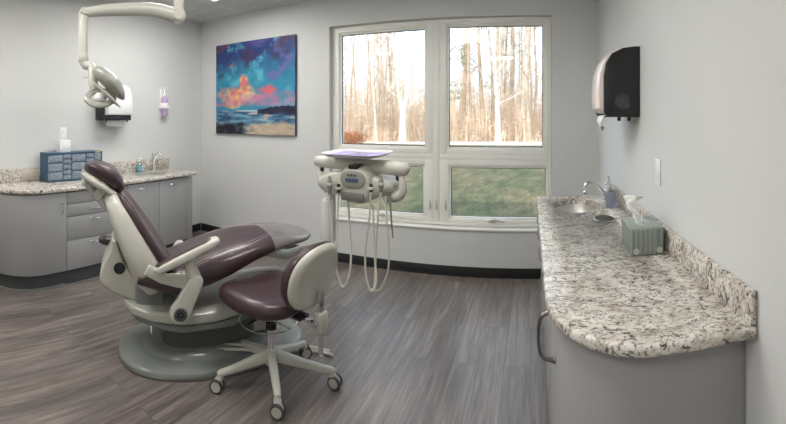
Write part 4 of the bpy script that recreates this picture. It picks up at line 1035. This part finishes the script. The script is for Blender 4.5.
# ------------------------------------------------------------------ ceiling-mounted lamp
def lamp():
    RA = 2.75; j = at_r(178.5, 16.5, RA); top = Vector((j.x, j.y, ZC)); e = at_r(84.5, 13, 2.62)
    t = thing('dental_lamp', top, 0, 'cream articulated dental lamp hanging from the ceiling over the chair', 'dental lamp')
    O = lambda n, b, m, parent=t, **k: obj(n, b, m, parent, **k)
    b = new(); lathe(b, [(.10, -.001), (.10, -.02), (.05, -.035)], c=top); O('ceiling_plate', b, M_cream)
    b = new(); tube(b, [top-Vector((0,0,.02)), j+Vector((0,0,.02))], .037, 18); O('pole', b, M_cream)
    b = new(); fw = (Vector((0,0,CAMZ))-j); fw.z = 0; fw.normalize(); lathe(b, [(.025, -.055), (.047, -.045), (.05, 0), (.047, .045), (.030, .062), (.001, .064)], c=j, axis=fw); O('shoulder_joint', b, M_cream)
    mid = (j+e)/2+Vector((0,0,.055)); q1 = at_r(110, 8.5, 2.64); q2 = at_r(150, 9, 2.70)
    b = new(); tube(b, [j, q2+Vector((0,0,-.005)), q1+Vector((0,0,-.01)), e+Vector((.0,0,.0))], [.050, .046, .040, .030], 16, 8); O('spring_arm', b, M_cream)
    f = at_r(83.2, 62, 2.58)
    b = new(); tube(b, [e+Vector((.015,0,.012)), e+Vector((-.012,0,-.012)), at_r(82.8, 24, 2.61), f], [.034, .036, .031, .029], 16, 1); lathe(b, [(.030, 0), (.033, .01), (.033, .04), (.030, .05)], c=f); O('drop_tube', b, M_cream)
    # yoke
    g = at_r(92, 68, 2.56); h = at_r(93, 84, 2.52); k = at_r(98, 90, 2.50)
    b = new(); tube(b, [f+Vector((0,0,.01)), at_r(85.5, 65.5, 2.57), g, h, at_r(95, 90, 2.5)], [.028, .026, .030, .030, .020], 12, 6); O('yoke', b, M_cream)
    # head: shell seen from its side, opening down-right
    c0 = at_r(109, 83, 2.50); axis = (at_r(125, 103, 2.47)-at_r(92, 73, 2.52)); u = axis.normalized()
    view = Vector((c0.x, c0.y, 0)).normalized(); w = u.cross(view).normalized()
    if w.z < 0: w = -w
    v = u.cross(w).normalized()
    b = new(); rs = []
    for s, ww, hh, lift in ((-1., .015, .012, 0), (-.85, .055, .040, .006), (-.5, .095, .060, .012), (0, .115, .066, .014), (.45, .105, .055, .008), (.8, .070, .036, -.002), (1.0, .018, .012, -.012)):
        c = c0+u*s*.135+w*lift
        rs.append([c+v*sell(2*PI*i/24, ww*1.1, 1, 2.3)[0]+w*sell(2*PI*i/24, 1, hh*.78, 2.3)[1] for i in range(24)])
    rings(b, rs); hd = O('lamp_head', b, mat('lamp_shell', (.33,.335,.29), .3, coat=.2), angle=60)
    b = new(); rs = []
    for s, ww, hh in ((-.8, .02, .008), (-.55, .065, .02), (0, .095, .026), (.5, .085, .022), (.85, .03, .008)):
        c = c0+u*(s*.14+.03)-w*.062
        rs.append([c+v*sell(2*PI*i/24, ww, 1, 2.3)[0]+w*sell(2*PI*i/24, 1, hh*.5, 2.3)[1] for i in range(24)])
    rings(b, rs); O('reflector', b, M_cream, hd, angle=60)
    # lower ring with bulb cover
    rc = at_r(100, 98, 2.47); ax = (view*-.75+Vector((0,0,.5))).normalized()
    x = Vector((0,0,1)).cross(ax).normalized(); y = ax.cross(x); b = new()
    P = [rc+(x*math.cos(2*PI*i/28)*.078+y*math.sin(2*PI*i/28)*.052) for i in range(29)]
    rs = []
    for i in range(28):
        a = 2*PI*i/28; o = (x*math.cos(a)*.078+y*math.sin(a)*.052); n = o.normalized()
        rs.append([rc+o+n*.022*math.cos(2*PI*q/10)+ax*.014*math.sin(2*PI*q/10) for q in range(10)])
    rings(b, rs, loop=True); O('handle_ring', b, mat('lamp_shell', (.42,.42,.36)), hd)
    b = new(); sph(b, rc, (.040,.040,.034)); O('bulb_cover', b, M_white, hd)
    b = new(); tube(b, [at_r(83, 77, 2.56), at_r(93, 78, 2.53)], [.003, .006], 6); O('grip', b, M_cream, hd)
lamp()

# ------------------------------------------------------------------ ceiling lights
M_emit = mat('light_diffuser', (.9,.9,.9), .5, emit=(1., .98, .945), estr=15.8)
def panel(x, y, w, l, label):
    t = thing('ceiling_light', (x, y, ZC-.03), 0, label, 'ceiling light', 'recessed ceiling light panels')
    b = new(); z = ZC-.018
    for a in (-1, 1):
        boxmm(b, (x+a*w/2-.015, y-l/2-.015, z), (x+a*w/2+.015, y+l/2+.015, ZC-.001), .003); boxmm(b, (x-w/2, y+a*l/2-.015, z), (x+w/2, y+a*l/2+.015, ZC-.001), .003)
    obj('frame', b, M_white, t)
    b = new(); boxmm(b, (x-w/2+.015, y-l/2+.015, ZC-.010), (x+w/2-.015, y+l/2-.015, ZC-.002)); obj('diffuser', b, M_emit, t, smooth=False)
panel(-2.75, 2.55, .58, 1.18, 'recessed ceiling light panel over the left cabinets')
panel(-.95, 1.6, .58, 1.18, 'recessed ceiling light panel over the middle of the room')
panel(-2.4, .3, 1.18, .58, 'recessed ceiling light panel behind the camera at left')
panel(-.6, -.7, .58, .58, 'recessed ceiling light panel behind the camera at right')

# ------------------------------------------------------------------ outside
ZG = -.35
b = new(); n = 30
boxmm(b, (-60, D+.35, ZG-.2), (60, 27.5, ZG)); struct('lawn', b, M_grass, smooth=False)
b = new(); boxmm(b, (-110, 27.5, ZG-.2), (110, 110, ZG)); struct('ground', b, M_litter, smooth=False)
def tree_mesh(seed, h=15., r=.20, mats=(0,), branchy=1., pine=False, fork=False):
    rnd = random.Random(seed); b = new(); lean = rnd.uniform(-.03, .03)
    def pt(z): return Vector((lean*z+.12*math.sin(z*.5+seed), .10*math.cos(z*.4+seed), z))
    def limb(p, d, L, r, lev):
        P = [p]; q = p.copy(); dd = d.copy(); n = 4
        for k in range(n):
            dd = (dd+Vector((rnd.uniform(-.18, .18), rnd.uniform(-.18, .18), rnd.uniform(-.02, .16)))).normalized(); q = q+dd*L/n; P.append(q.copy())
        tube(b, P, [r*(1-.2*k) for k in range(n+1)], 5 if lev < 2 else 3, cap=False)
        if lev < 2:
            for _ in range(int(rnd.randint(4, 6)*branchy)):
                k = rnd.randint(1, n); a = rnd.uniform(0, 6.28)
                nd = (dd+Vector((math.cos(a), math.sin(a), rnd.uniform(-.1, .7)))*.9).normalized()
                limb(P[k], nd, L*rnd.uniform(.35, .6), r*.45, lev+1)
    if fork:
        tube(b, [pt(0), pt(1.2), pt(2.4)], [r*1.25, r*1.05, r], 9)
        for sg in (-1, 1): tube(b, [pt(2.3), pt(2.3)+Vector((sg*.35, 0, 1.5)), pt(2.3)+Vector((sg*.75, 0, 5)), pt(2.3)+Vector((sg*1.2, .2, 10))], [r*.85, r*.7, r*.55, r*.3], 8)
    else: tube(b, [pt(h*k/8) for k in range(9)], [r*(1.2 if k == 0 else 1-.09*k) for k in range(9)], 8)
    for _ in range(int(rnd.randint(13, 18)*branchy)):
        z = rnd.uniform(1.8 if not pine else 2.5, h*.8); a = rnd.uniform(0, 6.28)
        limb(pt(z), Vector((math.cos(a), math.sin(a), .15 if pine else rnd.uniform(.3, 1.2))).normalized(), rnd.uniform(1.3, 3.2)*(1.-z/h*.5), r*rnd.uniform(.12, .28), 0 if not pine else 1)
    return b
def foliage_mesh(seed, h=15.):
    rnd = random.Random(seed); b = new(); t = bmesh.new()
    for _ in range(26):
        z = rnd.uniform(3.0, h*.9); a = rnd.uniform(0, 6.28); R = rnd.uniform(.5, 2.3)*(1.1-z/h*.6); c = Vector((math.cos(a)*R, math.sin(a)*R, z+R*.12))
        for _ in range(90):
            p = c+Vector((rnd.gauss(0, .45), rnd.gauss(0, .45), rnd.gauss(0, .12))); d = Vector((rnd.uniform(-1, 1), rnd.uniform(-1, 1), rnd.uniform(-.3, .6))).normalized()*.16; s = Vector((rnd.uniform(-1, 1), rnd.uniform(-1, 1), rnd.uniform(-1, 1))).normalized()*.04
            vs = [t.verts.new(p-s), t.verts.new(p+s), t.verts.new(p+d)]; t.faces.new(vs)
    merge(b, t); return b
protos = []
TL = 'slender bare pale-trunked tree in the wood beyond the lawn'
for k, (r, br, m) in enumerate(((.17, 1.0, M_bark), (.12, 1.15, M_bark), (.20, .9, M_bark3), (.10, 1.2, M_bark3), (.15, 1.1, M_bark))):
    protos.append(obj('tree', tree_mesh(11+k, 15, r, branchy=br), m, origin=(0,0,0)))
rnd = random.Random(5); used = [False]*5
SPOTS = []
for k in range(98):
    r = rnd.uniform(31, 58); th = math.radians(rnd.uniform(-38, 17)); SPOTS.append((math.sin(th)*r, math.cos(th)*r, rnd.uniform(.85, 1.25), k % 5))
for x, y, s, k in SPOTS:
    o = protos[k] if not used[k] else protos[k].copy()
    if used[k]: COL.objects.link(o)
    used[k] = True; o.location = (x, y, ZG-.02); o.rotation_euler = (0, 0, rnd.uniform(0, 6.28)); o.scale = (s, s, s)
    tag(o, 'slender bare tree standing in the leafless wood beyond the lawn', 'tree', 'bare trees in the wood')
def place(px, r, seed, rad, m, label, **kw):
    th = (px-CX)/FPX; o = obj('tree', tree_mesh(seed, 15, rad, **kw), m, origin=(0,0,0)); o.location = (math.sin(th)*r, math.cos(th)*r, ZG-.02)
    tag(o, label, 'tree'); return o
place(403, 29.5, 31, .24, M_bark2, 'thick white forked tree seen through the upper left window', fork=True)
place(497, 29., 32, .19, M_bark2, 'thick white straight tree in the middle of the upper right window')
place(375, 30.5, 33, .13, M_bark, 'thin pale tree left of the white forked tree')
place(529, 29.5, 34, .14, M_bark3, 'brown tree near the right edge of the upper right window', branchy=.8)
for px, r, sd, lb in ((466, 33., 41, 'green pine at the left of the upper right window'), (512, 39., 42, 'smaller green pine behind the thick white straight tree')):
    th = (px-CX)/FPX; p = (math.sin(th)*r, math.cos(th)*r, ZG-.02)
    t = thing('pine_tree', p, 0, lb, 'tree'); obj('trunk', tree_mesh(sd, 15, .16, pine=True, branchy=.8), M_bark3, t, local=True); obj('foliage', foliage_mesh(sd), M_needle, t, local=True, smooth=False)
# undergrowth: uncountable twigs
t2 = bmesh.new(); rnd = random.Random(9)
for _ in range(14500):
    r = rnd.uniform(30.5, 52); th = math.radians(rnd.uniform(-38, 17)); p = Vector((math.sin(th)*r, math.cos(th)*r, ZG)); h = rnd.uniform(.5, 2.6)+8.*rnd.random()**2.6
    q = p+Vector((rnd.gauss(0, .35), rnd.gauss(0, .35), h)); w = rnd.uniform(.006, .02)
    a = rnd.uniform(0, PI); s = Vector((math.cos(a)*w, math.sin(a)*w, 0))
    m_ = (p+q)/2+Vector((rnd.gauss(0, .12), rnd.gauss(0, .12), 0)); 
    v = [t2.verts.new(p-s), t2.verts.new(p+s), t2.verts.new(m_+s*.7), t2.verts.new(m_-s*.7), t2.verts.new(q)]
    t2.faces.new((v[0], v[1], v[2], v[3])); t2.faces.new((v[3], v[2], v[4]))
    for _ in range(10):
        c = p+(q-p)*rnd.uniform(.15, 1); d = Vector((rnd.uniform(-1, 1), rnd.uniform(-1, 1), rnd.uniform(-.2, .8)))*rnd.uniform(.2, .8)
        k = Vector((0, 0, .012)); t2.faces.new([t2.verts.new(c-k), t2.verts.new(c+k), t2.verts.new(c+d)])
b = new(); merge(b, t2); o = obj('undergrowth', b, M_twig, origin=(0,0,0), smooth=False); tag(o, 'tan leafless undergrowth filling the wood beyond the lawn', 'undergrowth', kind='stuff')
# russet bush at the left edge
t2 = bmesh.new(); th = (352-CX)/FPX; bc = Vector((math.sin(th)*27.5, math.cos(th)*27.5, ZG))
for _ in range(2600):
    u = Vector((rnd.gauss(0, 1), rnd.gauss(0, 1), rnd.gauss(0, 1))).normalized()*rnd.uniform(.3, 1)
    p = bc+Vector((u.x*1.25, u.y*.7, .45+u.z*.5)); d = Vector((rnd.uniform(-1, 1), rnd.uniform(-1, 1), rnd.uniform(-.3, 1))).normalized()*.11; s = Vector((rnd.uniform(-1, 1), rnd.uniform(-1, 1), rnd.uniform(-1, 1))).normalized()*.03
    t2.faces.new([t2.verts.new(p-s), t2.verts.new(p+s), t2.verts.new(p+d)])
b = new(); merge(b, t2)
for k in range(14): tube(b, [bc, bc+Vector((rnd.uniform(-.9, .9), rnd.uniform(-.5, .5), rnd.uniform(.5, .95)))], [.015, .005], 4)
tag(obj('russet_bush', b, M_russet, smooth=False), 'low russet bush at the lawn edge in the upper left window', 'bush')

# ------------------------------------------------------------------ light, world, camera
w = bpy.data.worlds.new('World'); S.world = w; w.use_nodes = True
bg = w.node_tree.nodes['Background']; bg.inputs['Color'].default_value = (.70, .84, 1., 1); bg.inputs['Strength'].default_value = 3.1
sun = bpy.data.lights.new('sun', 'SUN'); sun.energy = 5.; sun.angle = .02; sun.color = (1., .95, .86)
so = bpy.data.objects.new('sun', sun); COL.objects.link(so); so.rotation_euler = (math.radians(58), 0, math.radians(-22))
cam = bpy.data.cameras.new('camera'); co = bpy.data.objects.new('camera', cam); COL.objects.link(co)
cam.type = 'PANO'; cam.panorama_type = 'CENTRAL_CYLINDRICAL'
cam.central_cylindrical_range_u_min = -393/FPX; cam.central_cylindrical_range_u_max = 393/FPX
cam.central_cylindrical_range_v_min = (CY-424)/FPX; cam.central_cylindrical_range_v_max = CY/FPX
cam.central_cylindrical_radius = 1.
cam.clip_start = .02; cam.clip_end = 500
co.location = (0, 0, CAMZ); co.rotation_euler = (PI/2, 0, (CX-393)/FPX)
S.camera = co
S.view_settings.view_transform = 'Standard'; S.view_settings.look = 'None'; S.view_settings.exposure = 0.; S.view_settings.gamma = 1.; S.view_settings.use_curve_mapping = False

try:
    S.cycles.use_denoising = True; S.cycles.max_bounces = 10; S.cycles.diffuse_bounces = 6; S.cycles.transparent_max_bounces = 16; S.cycles.sample_clamp_indirect = 6.
except Exception: pass
